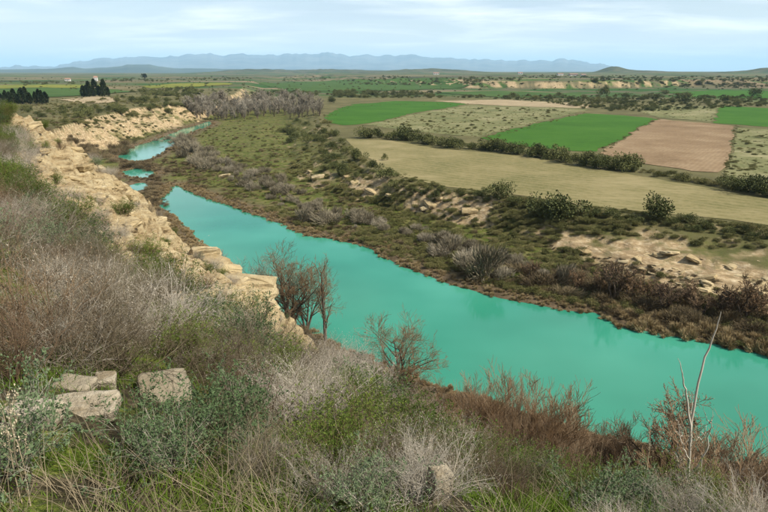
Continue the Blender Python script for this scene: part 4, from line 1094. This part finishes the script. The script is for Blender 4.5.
def bush_at(kind, x, y, z, w, label, group, tall=1.0):
    nm, ms, mt = KIND[kind]
    o = put(nm, ms[rng.integers(len(ms))], M[mt], label, 'bush', group, (x, y, z - 0.05), rng.random() * 6.3, (w / 2 * (0.85 + 0.3 * rng.random()), w / 2 * (0.85 + 0.3 * rng.random()), w / 2 * tall * (0.8 + 0.4 * rng.random())))
    SRC.setdefault(kind, []).append(o)
    return o
def bushes_px(kind, pts, label, group, tall=1.0):
    """pts: (pixel x, pixel y of the foot, width in pixels)"""
    a = np.array(pts, float); X, Y, Z, R = hit(a[:, 0], a[:, 1])
    for i in range(len(a)):
        if R[i] > 8000 or R[i] < 70: continue
        sl = math.hypot(R[i], CAM_H - Z[i])
        bush_at(kind, float(X[i]), float(Y[i]), float(Z[i]), a[i, 2] * sl / FPX, label, group, tall)
def strip(g, line, n, jit, w0, w1):
    L = np.array(line, float); seg = np.linalg.norm(np.diff(L, axis=0), axis=1); cum = np.concatenate([[0], np.cumsum(seg)])
    t = (np.arange(n) + g.random(n)) / n * cum[-1]
    x = np.interp(t, cum, L[:, 0]); y = np.interp(t, cum, L[:, 1])
    return np.stack([x + g.normal(0, jit, n), y + g.normal(0, jit * 0.5, n), w0 + (w1 - w0) * g.random(n) ** 1.5], 1)
g = np.random.default_rng(77)
# hedges between the fields
bushes_px('dark', np.vstack([strip(g, [(362, 137), (400, 140), (450, 147), (478, 149)], 20, 1.2, 9, 22), strip(g, [(480, 149), (520, 154), (560, 161), (600, 169), (638, 172)], 26, 1.0, 9, 24), [(628, 171, 26), (588, 166, 24), (520, 153, 16), (538, 157, 22), (566, 163, 22)]]), 'dark green rounded bush in the hedge between the fields', 'hedge bushes between the fields', 0.95)
bushes_px('olive', strip(g, [(640, 173), (690, 181), (730, 189), (768, 195)], 20, 1.5, 8, 18), 'low olive scrub bush at the foot of the ploughed field', 'scrub bushes below the ploughed field', 0.9)
bushes_px('dark', [(742, 191, 26), (760, 196, 30), (724, 186, 14), (775, 199, 26)], 'dense dark bush at the corner of the pale weedy field', 'dark bushes by the weedy field')
bushes_px('dark', [(500, 199, 24)], 'lone round dark bush on the scarp rim beside the fallow field', None, 1.1)
bushes_px('dark', [(556, 220, 40), (541, 219, 26)], 'large spreading dark bush on the scarp rim', 'large rim bushes')
bushes_px('dark', [(651, 221, 34)], 'wide dark bush on the scarp rim edging the fallow field', None)
bushes_px('dark', [(690, 222, 17)], 'small round dark bush beside the wide dark rim bush', None, 1.0)
bushes_px('dark', [(387, 180, 22), (395, 186, 14)], 'dark bush above the bare ochre face of the scarp', 'bushes above the ochre face')
# scarp
rim = [(318, 124), (335, 140), (350, 154), (372, 173), (400, 186), (450, 195), (520, 204), (570, 214), (650, 223), (700, 229), (768, 239)]
bushes_px('dark', np.vstack([strip(g, rim, 52, 3, 6, 17), strip(g, [(290, 128), (310, 140), (330, 160), (350, 176)], 46, 9, 6, 15)]), 'dark green bush growing on the terrace scarp', 'scarp bushes')
bushes_px('olive', np.vstack([strip(g, rim, 36, 6, 6, 15), strip(g, [(290, 165), (350, 194), (440, 214), (560, 240)], 40, 5, 6, 14), strip(g, [(560, 220), (640, 232), (768, 250)], 22, 5, 6, 13)]), 'olive green scrub bush on the terrace scarp', 'olive scarp scrub', 0.8)
# floodplain
bushes_px('grey', np.vstack([strip(g, [(168, 142), (200, 157), (225, 172), (255, 185), (290, 200)], 90, 8, 5, 17), strip(g, [(290, 203), (330, 213), (380, 226), (430, 240)], 44, 8, 5, 18), strip(g, [(430, 242), (480, 258), (540, 277)], 30, 8, 8, 24)]), 'bare grey tamarisk bush on the low river flat', 'grey tamarisks on the flat', 1.1)
bushes_px('grey', [(482, 276, 46), (470, 268, 34), (330, 224, 32), (300, 222, 28), (498, 282, 30), (440, 256, 26), (560, 285, 30)], 'large bare grey tamarisk dome beside the far water edge', 'large tamarisk domes', 1.0)
bushes_px('brown', np.vstack([strip(g, [(530, 285), (600, 296), (680, 318), (768, 338)], 46, 6, 10, 28), strip(g, [(560, 280), (640, 296), (768, 322)], 36, 7, 10, 26)]), 'leafless brown bush on the far river bank', 'brown bushes on the far bank', 1.0)
bushes_px('olive', np.vstack([strip(g, [(520, 262), (580, 278), (640, 292)], 22, 7, 8, 20), strip(g, [(230, 140), (280, 175), (340, 205), (420, 230)], 26, 12, 5, 11)]), 'low olive bush on the grassy river flat', 'olive bushes on the flat', 0.7)
bushes_px('brown', np.vstack([strip(g, [(120, 164), (145, 165), (158, 182), (150, 196), (165, 212)], 40, 4, 6, 13), strip(g, [(165, 150), (182, 150), (190, 165), (200, 185)], 28, 4, 6, 12)]), 'brown dry reed bush on the shoal between pond and river', 'brown bushes on the shoal', 0.7)
bushes_px('brown', strip(g, [(70, 142), (84, 150), (98, 157), (112, 156), (126, 150)], 34, 5, 6, 13), 'russet brown thicket below the far ochre cliffs', 'russet thickets under the cliffs', 1.1)
# left plateau
bushes_px('dark', np.vstack([strip(g, [(10, 112), (60, 116), (110, 112), (160, 106)], 34, 5, 5, 13), strip(g, [(120, 100), (200, 103), (240, 108)], 18, 4, 5, 12)]), 'dark green bush on the left bank plateau', 'left bank bushes')
bushes_px('olive', np.vstack([strip(g, [(60, 122), (90, 124), (120, 118), (160, 112), (195, 112)], 34, 5, 5, 13), strip(g, [(60, 108), (130, 104), (200, 99)], 22, 4, 5, 11)]), 'olive scrub bush on the left bank slopes', 'left bank scrub', 0.8)
# scattered shrubs in the pale fields
pp = poly_px_samples(g, [(385, 126), (430, 114), (480, 107), (575, 111), (520, 124), (475, 135)], 70)
bushes_px('olive', np.column_stack([pp, 3 + 3 * g.random(len(pp))]), 'tiny shrub dotting the pale stubble field', 'tiny shrubs in the stubble field', 0.7)
pp = poly_px_samples(g, [(740, 130), (768, 132), (768, 182), (730, 172)], 24)
bushes_px('olive', np.column_stack([pp, 4 + 4 * g.random(len(pp))]), 'weedy tuft in the pale field beside the ploughed field', 'weeds in the pale field', 0.6)
# the dark scrub belt behind the fields
pp = np.vstack([poly_px_samples(g, [(520, 100), (640, 96), (768, 103), (768, 106), (650, 104), (630, 112), (590, 110)], 44), poly_px_samples(g, [(390, 97), (500, 97), (640, 94), (768, 100), (640, 98), (500, 100)], 16)])
bushes_px('dark', np.column_stack([pp, 5 + 7 * g.random(len(pp)) ** 1.5]), 'dark bush in the scrub belt behind the fields', 'scrub belt bushes', 0.7)
bushes_px('dark', [(604, 97, 12), (597, 84, 6), (664, 95, 8), (330, 103, 10), (247, 110, 12), (385, 160, 8), (640, 84, 7), (700, 84, 7), (755, 96, 10)], 'round dark tree standing alone beyond the fields', 'lone round trees', 1.2)

# uncountable low growth
def sc_px(kind, polys, n, lo, hi, name, label, tall=1.0, seed=1, thr=0.5):
    g = np.random.default_rng(seed); P = []
    tot = sum(p[1] for p in polys)
    for poly, w in polys: P.append(poly_px_samples(g, poly, int(n * w / tot)))
    P = np.vstack(P); X, Y, Z, R = hit(P[:, 0], P[:, 1])
    cl = fbm(X / 9, Y / 9, 3, seed * 13 + 2)
    ok = (R < 7000) & (R > 70) & (Z > 0.25) & (g.random(len(X)) > 0.85 * look(X, Y, 'marl')) & ((cl > thr) | (g.random(len(X)) < 0.12)); X, Y, Z, R = X[ok], Y[ok], Z[ok], R[ok]
    w = (lo + (hi - lo) * g.random(len(X)) ** 2.2) / 2
    sc = np.stack([w, w, w * tall * (0.7 + 0.6 * g.random(len(X)))], 1)
    stuff_scatter(name, label, np.stack([X, Y, Z - 0.05], 1), sc, g.random(len(X)) * 6.3, SRC[kind][:4])
FLAT = [(165, 140), (230, 112), (285, 128), (290, 165), (350, 198), (440, 216), (560, 245), (768, 300), (768, 352), (600, 310), (460, 280), (380, 250), (280, 220), (180, 180)]
SCARP = [(285, 120), (322, 112), (340, 138), (372, 168), (450, 189), (570, 206), (768, 227), (768, 252), (640, 240), (550, 236), (440, 218), (350, 199), (290, 172)]
LEFTB = [(0, 100), (120, 96), (240, 98), (262, 104), (200, 124), (120, 146), (60, 132), (0, 112)]
sc_px('olive', [(FLAT, 5), (SCARP, 3), (LEFTB, 3)], 15000, 0.4, 2.6, 'low_scrub', 'low olive scrub covering the river flat and scarps', 0.85, 1, 0.48)
sc_px('brown', [(FLAT, 5), (LEFTB, 2), ([(560, 250), (768, 285), (768, 350), (600, 312)], 3), ([(115, 160), (165, 150), (200, 190), (175, 186), (160, 200), (185, 225), (140, 205)], 2)], 7500, 0.4, 2.0, 'dry_undergrowth', 'dry brown undergrowth on the river flat', 0.8, 2, 0.48)
sc_px('dark', [([(0, 78), (300, 77), (520, 76), (768, 78), (768, 90), (500, 90), (300, 96), (120, 96), (0, 84)], 3), ([(390, 96), (768, 96), (768, 106), (640, 112), (500, 99)], 3)], 2400, 1.5, 5.5, 'far_scrub', 'dark scrub and hedgerows over the distant plain', 0.8, 3, 0.40)
LINES = [(284, 331, 79, 2.2), (375, 412, 78.5, 2), (348, 494, 82.5, 2.6), (180, 250, 79, 1.6), (20, 90, 83, 1.2), (100, 180, 80, 1.6), (440, 520, 79.5, 1.4), (590, 768, 79, 2.4), (520, 640, 77, 1.4), (250, 320, 94, 2.5), (330, 440, 95, 3), (140, 200, 93, 3), (660, 768, 86, 2)]
sc_px('dark', [([(a, y - h), (b, y - h), (b, y + h), (a, y + h)], (b - a) * h) for a, b, y, h in LINES], 1900, 4, 10, 'tree_lines', 'dark tree lines between the distant fields', 0.8, 6, 0.44)
sc_px('olive', [([(366, 125), (412, 114.5), (470, 105), (588, 109), (530, 124), (478, 137), (420, 132)], 5), ([(738, 128), (800, 132), (800, 190), (725, 175)], 2), ([(655, 105), (720, 107), (712, 122), (640, 114)], 1.5), ([(596, 152), (655, 118), (659, 119), (600, 155)], 0.7), ([(722, 174), (735, 125), (739, 127), (727, 176)], 0.7), ([(345, 139), (372, 165), (450, 187), (570, 204), (768, 226), (768, 231), (570, 209), (450, 192), (368, 170)], 2), ([(480, 137), (584, 112), (590, 113), (490, 139)], 0.7), ([(323, 119), (350, 104), (468, 103), (468, 105), (352, 106), (328, 120)], 0.6)], 5200, 0.35, 1.7, 'field_weeds', 'weeds and tiny shrubs scattered over the pale fields and margins', 0.6, 8, 0.45)
# reeds along the water
g = np.random.default_rng(91); P = []
for W, n in ((WATER_MAIN, 5200), (WATER_UP, 700), (WATER_POND, 160)):
    Wc = np.array(W + [W[0]]); seg = np.linalg.norm(np.diff(Wc, axis=0), axis=1); cum = np.concatenate([[0], np.cumsum(seg)])
    t = g.random(n) * cum[-1]; P.append(np.stack([np.interp(t, cum, Wc[:, 0]) + g.normal(0, 2.6, n), np.interp(t, cum, Wc[:, 1]) + g.normal(0, 2.6, n)], 1))
P = np.vstack(P); Z, DW = look(P[:, 0], P[:, 1], 'z', 'dw')
ok = (Z > -0.08) & (DW < 4.5) & (DW > -0.3) & (np.hypot(P[:, 0], P[:, 1]) < 600)
P, Z = P[ok], Z[ok]
gold = sm((P[:, 0] - 25) / 20)
SRC['reed'] = []
x0, y0 = P[0]
for k in range(3):
    i = int(np.argmin(np.hypot(P[:, 0] - at_z(640 + 40 * k, 333 + 9 * k, 0)[0], P[:, 1] - at_z(640 + 40 * k, 333 + 9 * k, 0)[1])))
    bush_at('reed', float(P[i, 0]), float(P[i, 1]), float(Z[i]), 2.2, 'golden reed clump at the far water edge', 'golden reed clumps', 1.2)
w = (0.45 + 0.55 * g.random(len(P)) ** 1.5) * (0.55 + 0.55 * gold)
stuff_scatter('reeds', 'golden brown reeds fringing the river', np.stack([P[:, 0], P[:, 1], Z - 0.1], 1), np.stack([w, w, w * (0.9 + 0.4 * g.random(len(P)))], 1), g.random(len(P)) * 6.3, SRC['reed'])
# brush on the hidden lower slope and near bank
n = 2600; az = np.radians(-12 + 50 * g.random(n)); r = 22 + 62 * g.random(n)
X = np.sin(az) * r; Y = np.cos(az) * r; Z, DW = look(X, Y, 'z', 'dw')
ok = (Z < 14) & (Z > 0.3) & (DW > 0.5); X, Y, Z = X[ok], Y[ok], Z[ok]
keep = np.arange(len(X)) < 80
for i in np.where(keep)[0]:
    bush_at('brown', float(X[i]), float(Y[i]), float(Z[i]), 0.9 + 1.2 * rng.random(), 'rusty brown leafless bush below the bluff', 'rusty bushes below the bluff', 1.1)
X, Y, Z = X[~keep], Y[~keep], Z[~keep]; w = 0.3 + 0.35 * g.random(len(X))
stuff_scatter('bank_undergrowth', 'rusty brown undergrowth below the bluff', np.stack([X, Y, Z - 0.05], 1), np.stack([w, w, w], 1), g.random(len(X)) * 6.3, SRC['brown'][-4:])

# bare trees on the far bank
FARB = [tree_mesh(700 + i, 6.0, 0.14, n0=4, spread=0.5, lv=((6, 0.3, 1.0, 0.6, 0.5, 0.55), (6, 0.2, 1.0, 0.7, 0.5, 0.55), (6, 0.2, 1.0, 0.7, 0.5, 0.7)), minr=0.03, trop=0.06) for i in range(3)]
pts = np.array([(614, 300, 38), (628, 298, 30), (598, 296, 26), (664, 312, 30), (700, 316, 28), (742, 322, 42), (722, 320, 30), (646, 302, 28), (576, 290, 24), (530, 282, 22), (758, 318, 34), (688, 305, 26)], float)
X, Y, Z, R = hit(pts[:, 0], pts[:, 1])
for i in range(len(pts)):
    s = pts[i, 2] * math.hypot(R[i], CAM_H) / FPX / 6.0
    put_tree('bare_tree', FARB[i % 3], (M['bark'], M['twig_tan'] if i % 3 else M['brown']), 'leafless tree among brown bushes on the far bank', 'tree', 'bare trees on the far bank', (float(X[i]), float(Y[i]), float(Z[i])), i * 1.7, (s * 1.15, s * 1.15, s))
# the grey bare grove
GROVE = [tree_mesh(720 + i, 12.0, 0.22, n0=2, spread=0.25, lv=((10, 0.2, 1.0, 0.5, 0.42, 0.5), (6, 0.2, 1.0, 0.6, 0.5, 0.6), (6, 0.2, 1.0, 0.7, 0.6, 0.8)), minr=0.055, trop=0.09) for i in range(3)]
pp = np.vstack([poly_px_samples(g, [(178, 112), (200, 106), (250, 104), (300, 104), (328, 109), (318, 117), (270, 119), (230, 121), (200, 121)], 150), poly_px_samples(g, [(300, 105), (322, 107), (318, 116), (290, 114)], 8)])
X, Y, Z, R = hit(pp[:, 0], pp[:, 1])
for i in range(len(pp)):
    hpx = 9 + 8 * g.random()
    s = hpx * R[i] / FPX / 12.0
    put_tree('grove_tree', GROVE[i % 3], (M['bark'], M['twig_grey']), 'leafless pale grey poplar in the riverside grove', 'tree', 'bare grove by the river', (float(X[i]), float(Y[i]), float(Z[i])), g.random() * 6, (s * 1.1, s * 1.1, s))
# dark cypress rows
def cypress_mesh(seed):
    g = np.random.default_rng(seed); n = 900
    t = g.random(n) ** 0.8; a = g.random(n) * 6.283
    prof = np.sin(np.clip(t * 0.92 + 0.08, 0, 1) * math.pi) ** 0.6 * (1 - 0.45 * t)
    r = 0.22 * prof * (0.55 + 0.5 * g.random(n)) * (1 + 0.2 * np.sin(a * 3 + t * 9))
    C = np.stack([np.cos(a) * r, np.sin(a) * r, 0.04 + 0.96 * t], 1)
    D = np.stack([np.cos(a) * 0.5, np.sin(a) * 0.5, np.full(n, 1.0)], 1) + g.normal(0, 0.3, (n, 3))
    cr = mesh_quads('crown', *leaves(g, C, D, 0.09, 0.045))
    P = np.zeros((1, 4, 3)); P[0, :, 2] = [-0.02, 0.2, 0.5, 0.9]
    return mesh_quads('trunk', *prisms(P, np.array([[0.03, 0.026, 0.02, 0.008]]), 6)), cr
CYP = [cypress_mesh(740 + i) for i in range(3)]
row1 = [(x + g.normal(0, 0.6), 104 + g.normal(0, 0.4), 7 + 6 * g.random()) for x in (2, 6, 10, 15, 19, 23, 27, 31, 36, 40, 43, 46)]
row2 = [(x + g.normal(0, 0.5), 96.5 + g.normal(0, 0.5), 7 + 7 * g.random()) for x in (84, 87, 90, 93, 96, 99, 102, 105, 108)]
for rows, lab, gr in ((row1, 'dark green cypress in the row near the bluff', 'cypress row near the bluff'), (row2, 'dark green cypress in the cluster beside the ochre clearing', 'cypress cluster by the clearing')):
    a = np.array(rows); X, Y, Z, R = hit(a[:, 0], a[:, 1])
    for i in range(len(a)):
        s = a[i, 2] * R[i] / FPX
        put_tree('cypress', CYP[i % 3], (M['bark_dark'], M['cypress']), lab, 'tree', gr, (float(X[i]), float(Y[i]), float(Z[i])), i * 1.1, (s * (0.9 + 0.5 * g.random()), s * (0.9 + 0.5 * g.random()), s))
# lone round tree on the plain
def round_tree(px, py, hpx, label):
    X, Y, Z, R = [float(v[0]) for v in hit([px], [py])]
    s = hpx * R / FPX
    P = np.zeros((1, 3, 3)); P[0, :, 2] = [-0.02, 0.25, 0.6]
    o = thing('round_tree', label, 'tree', None, (X, Y, Z), 0.3, (s, s, s))
    link('trunk', mesh_quads('trunk', *prisms(P, np.array([[0.05, 0.04, 0.03]]), 6)), M['bark_dark'], o)
    link('crown', clump_mesh('crown', 760, 900, 0.44, 0.42, 0.09, 9, False, 0.18), M['cypress'], o)
round_tree(145, 79.5, 6.5, 'lone round dark tree standing on the flat plain')

# ------------------------------------------------------------------ farm buildings on the plain
def plain_mat(name, c, rough=0.8):
    m, t, b, out = new_mat(name)
    ge = N(t, 'ShaderNodeNewGeometry')
    t.links.new(ramp(t, noise(t, ge.outputs['Position'], 0.7, 5), [(0.3, tuple(v * 0.8 for v in c)), (0.7, c)]), b.inputs['Base Color'])
    b.inputs['Roughness'].default_value = rough
    return m
M['white_wall'] = plain_mat('whitewash', (0.62, 0.60, 0.54)); M['roof'] = plain_mat('roof_tile', (0.34, 0.20, 0.14)); M['shed_wall'] = plain_mat('shed_wall', (0.55, 0.52, 0.46)); M['dark_open'] = plain_mat('dark_glass', (0.05, 0.055, 0.06), 0.3)
def box(bm, x0, x1, y0, y1, z0, z1):
    v = [bm.verts.new(p) for p in ((x0, y0, z0), (x1, y0, z0), (x1, y1, z0), (x0, y1, z0), (x0, y0, z1), (x1, y0, z1), (x1, y1, z1), (x0, y1, z1))]
    for f in ((0, 3, 2, 1), (4, 5, 6, 7), (0, 1, 5, 4), (1, 2, 6, 5), (2, 3, 7, 6), (3, 0, 4, 7)): bm.faces.new([v[i] for i in f])
def done(name, bm, mat, parent):
    me = bpy.data.meshes.new(name); bm.to_mesh(me); bm.free(); return link(name, me, mat, parent)
def house(px, py, wpx, hpx, label, wall, nwin=3, floors=2, name='farmhouse'):
    X, Y, Z, R = [float(v[0]) for v in hit([px], [py])]
    w = wpx * R / FPX; h = hpx * R / FPX; d = w * 0.7
    o = thing(name, label, 'building', None, (X, Y, Z), 0.15)
    bm = bmesh.new(); box(bm, -w / 2, w / 2, -d / 2, d / 2, -0.5, h * 0.72); done('wall', bm, wall, o)
    bm = bmesh.new(); e = 0.06 * w; za, zr = h * 0.72, h
    v = [bm.verts.new(p) for p in ((-w / 2 - e, -d / 2 - e, za), (w / 2 + e, -d / 2 - e, za), (w / 2 + e, d / 2 + e, za), (-w / 2 - e, d / 2 + e, za), (-w / 2 - e, 0, zr), (w / 2 + e, 0, zr))]
    for f in ((0, 1, 5, 4), (2, 3, 4, 5), (0, 4, 3), (1, 2, 5), (0, 3, 2, 1)): bm.faces.new([v[i] for i in f])
    done('roof', bm, M['roof'], o)
    for fl in range(floors):
        for k in range(nwin):
            cx = -w / 2 + w * (k + 0.5) / nwin; cz = h * 0.72 * (fl + 0.55) / floors; ww = w / nwin * 0.2
            bm = bmesh.new(); box(bm, cx - ww, cx + ww, -d / 2 - 0.05, -d / 2 + 0.1, cz - ww * 1.2, cz + ww * 1.2); done('window', bm, M['dark_open'], o)
    bm = bmesh.new(); box(bm, -w * 0.06, w * 0.06, -d / 2 - 0.08, -d / 2 + 0.1, -0.2, h * 0.28); done('door', bm, M['dark_open'], o)
house(96, 81.0, 2.8, 4.2, 'tall white farmhouse standing on the plain beyond the cypresses', M['white_wall'], 2, 2)
house(68, 81, 4, 2.5, 'low pale farmhouse west of the tall white one', M['shed_wall'], 3, 1)
house(560, 75.2, 5, 1.8, 'long pale barn on the ridge below the cone hill', M['white_wall'], 4, 1, 'barn')
house(573, 75.6, 7, 1.8, 'longest pale barn beside the first barn on the ridge', M['shed_wall'], 5, 1, 'barn')
house(583, 75.8, 4, 1.6, 'small pale barn at the end of the ridge barns', M['white_wall'], 3, 1, 'barn')
house(436, 74.5, 5, 2.0, 'distant pale farm building among dark trees', M['shed_wall'], 3, 1, 'barn')
house(520, 74.2, 4, 2.0, 'distant small farm shed on the green plain', M['shed_wall'], 2, 1, 'barn')

# ------------------------------------------------------------------ mountains
def mountain_mat(name, a, b_):
    m, t, b, out = new_mat(name)
    ge = N(t, 'ShaderNodeNewGeometry')
    t.links.new(ramp(t, noise(t, ge.outputs['Position'], 0.0009, 7, 0.6), [(0.35, a), (0.65, b_)]), b.inputs['Base Color'])
    b.inputs['Roughness'].default_value = 1.0; b.inputs['Specular IOR Level'].default_value = 0
    return m
def mountains(name, label, D, prof, depth, mat, seed, rough, jag):
    xs = np.linspace(prof[0][0], prof[-1][0], 620); top = np.interp(xs, [p[0] for p in prof], [p[1] for p in prof]) + jag * (fbm(xs / 9, xs * 0 + seed, 4, seed) - 0.5)
    rows = 44; V = np.zeros((rows, len(xs), 3))
    for j in range(rows):
        s = j / (rows - 1) * 2 - 1                       # -1 near foot, +1 far foot
        for_d = D + s * depth
        u = (xs - 384); f = FPX * CT + 0 * u
        hh = np.hypot(u, FPX / CT * 1.0)
        X = u / hh * for_d; Y = (FPX / CT) / hh * for_d
        rp = np.array([ratio(a, b) for a, b in zip(xs, top)])
        ztop = CAM_H - rp * D
        sp = fbm(X / rough, Y / rough, 5, seed); rid = 1 - np.abs(2 * sp - 1)
        sh = np.maximum(0, 1 - abs(s) ** 1.15)
        lump = fbm(X / (rough * 0.35), Y / (rough * 0.35), 4, seed + 5) - 0.5
        k = np.clip(sh * (0.80 + 0.42 * (rid - 0.45)) + 0.25 * sh * (1 - sh) * lump * 3, 0, None)
        if abs(s) < 0.03: k = np.ones_like(k) * (1 + 0.05 * lump)
        V[j] = np.stack([X, Y, -5 + (ztop + 5) * k], 1)
    n = len(xs); idx = np.arange(rows * n).reshape(rows, n)
    F = np.stack([idx[:-1, :-1], idx[:-1, 1:], idx[1:, 1:], idx[1:, :-1]], -1).reshape(-1, 4)
    o = link(name, mesh_quads(name, V.reshape(-1, 3), F, True), mat)
    return tag(o, label, None, None, 'structure')
MM = mountain_mat('mountain_rock', (0.05, 0.065, 0.07), (0.13, 0.135, 0.13)); MH = mountain_mat('wooded_hill', (0.03, 0.045, 0.035), (0.07, 0.085, 0.06))
mountains('mountain_range', 'long pale blue mountain range on the horizon', 34000, [(-320, 64), (-120, 66.5), (-40, 67), (0, 66.5), (40, 65.5), (64, 65.5), (76, 62.5), (98, 59), (125, 57), (150, 56), (165, 57), (196, 54.6), (212, 53.8), (225, 55.3), (260, 54.8), (300, 54.2), (326, 53.0), (345, 54.5), (370, 55.2), (396, 55.8), (408, 54.0), (420, 55.8), (450, 57.2), (480, 58.2), (510, 60.5), (530, 60.3), (552, 60.0), (558, 57.8), (566, 59.8), (585, 61.2), (600, 63.2), (612, 67), (640, 71)], 9000, MM, 5, 3000, 5.0)
mountains('hill_range', 'low dark blue wooded hills with a flat-topped mesa', 14500, [(-300, 69.5), (0, 69.2), (30, 69.2), (55, 68.6), (66, 67.4), (74, 66.8), (86, 68.4), (108, 67.4), (122, 66.2), (128, 64.6), (150, 64.4), (158, 66.2), (175, 68.2), (200, 68.2), (240, 69.0), (300, 69.6), (420, 70.3)], 2600, MH, 9, 1300, 0.8)

# ------------------------------------------------------------------ air
def haze():
    m = bpy.data.materials.new('valley_haze'); m.use_nodes = True; t = m.node_tree; t.nodes.clear()
    out = N(t, 'ShaderNodeOutputMaterial'); v = N(t, 'ShaderNodeVolumePrincipled')
    v.inputs['Color'].default_value = (0.50, 0.77, 1.0, 1); v.inputs['Density'].default_value = 3.6e-5; v.inputs['Anisotropy'].default_value = 0.0
    t.links.new(v.outputs[0], out.inputs['Volume'])
    bm = bmesh.new(); box(bm, -73000, 73000, -73000, 73000, -6.5, 1250)
    me = bpy.data.meshes.new('haze'); bm.to_mesh(me); bm.free()
    tag(link('haze', me, m), 'thin blue haze in the air over the valley', None, None, 'stuff')
haze()
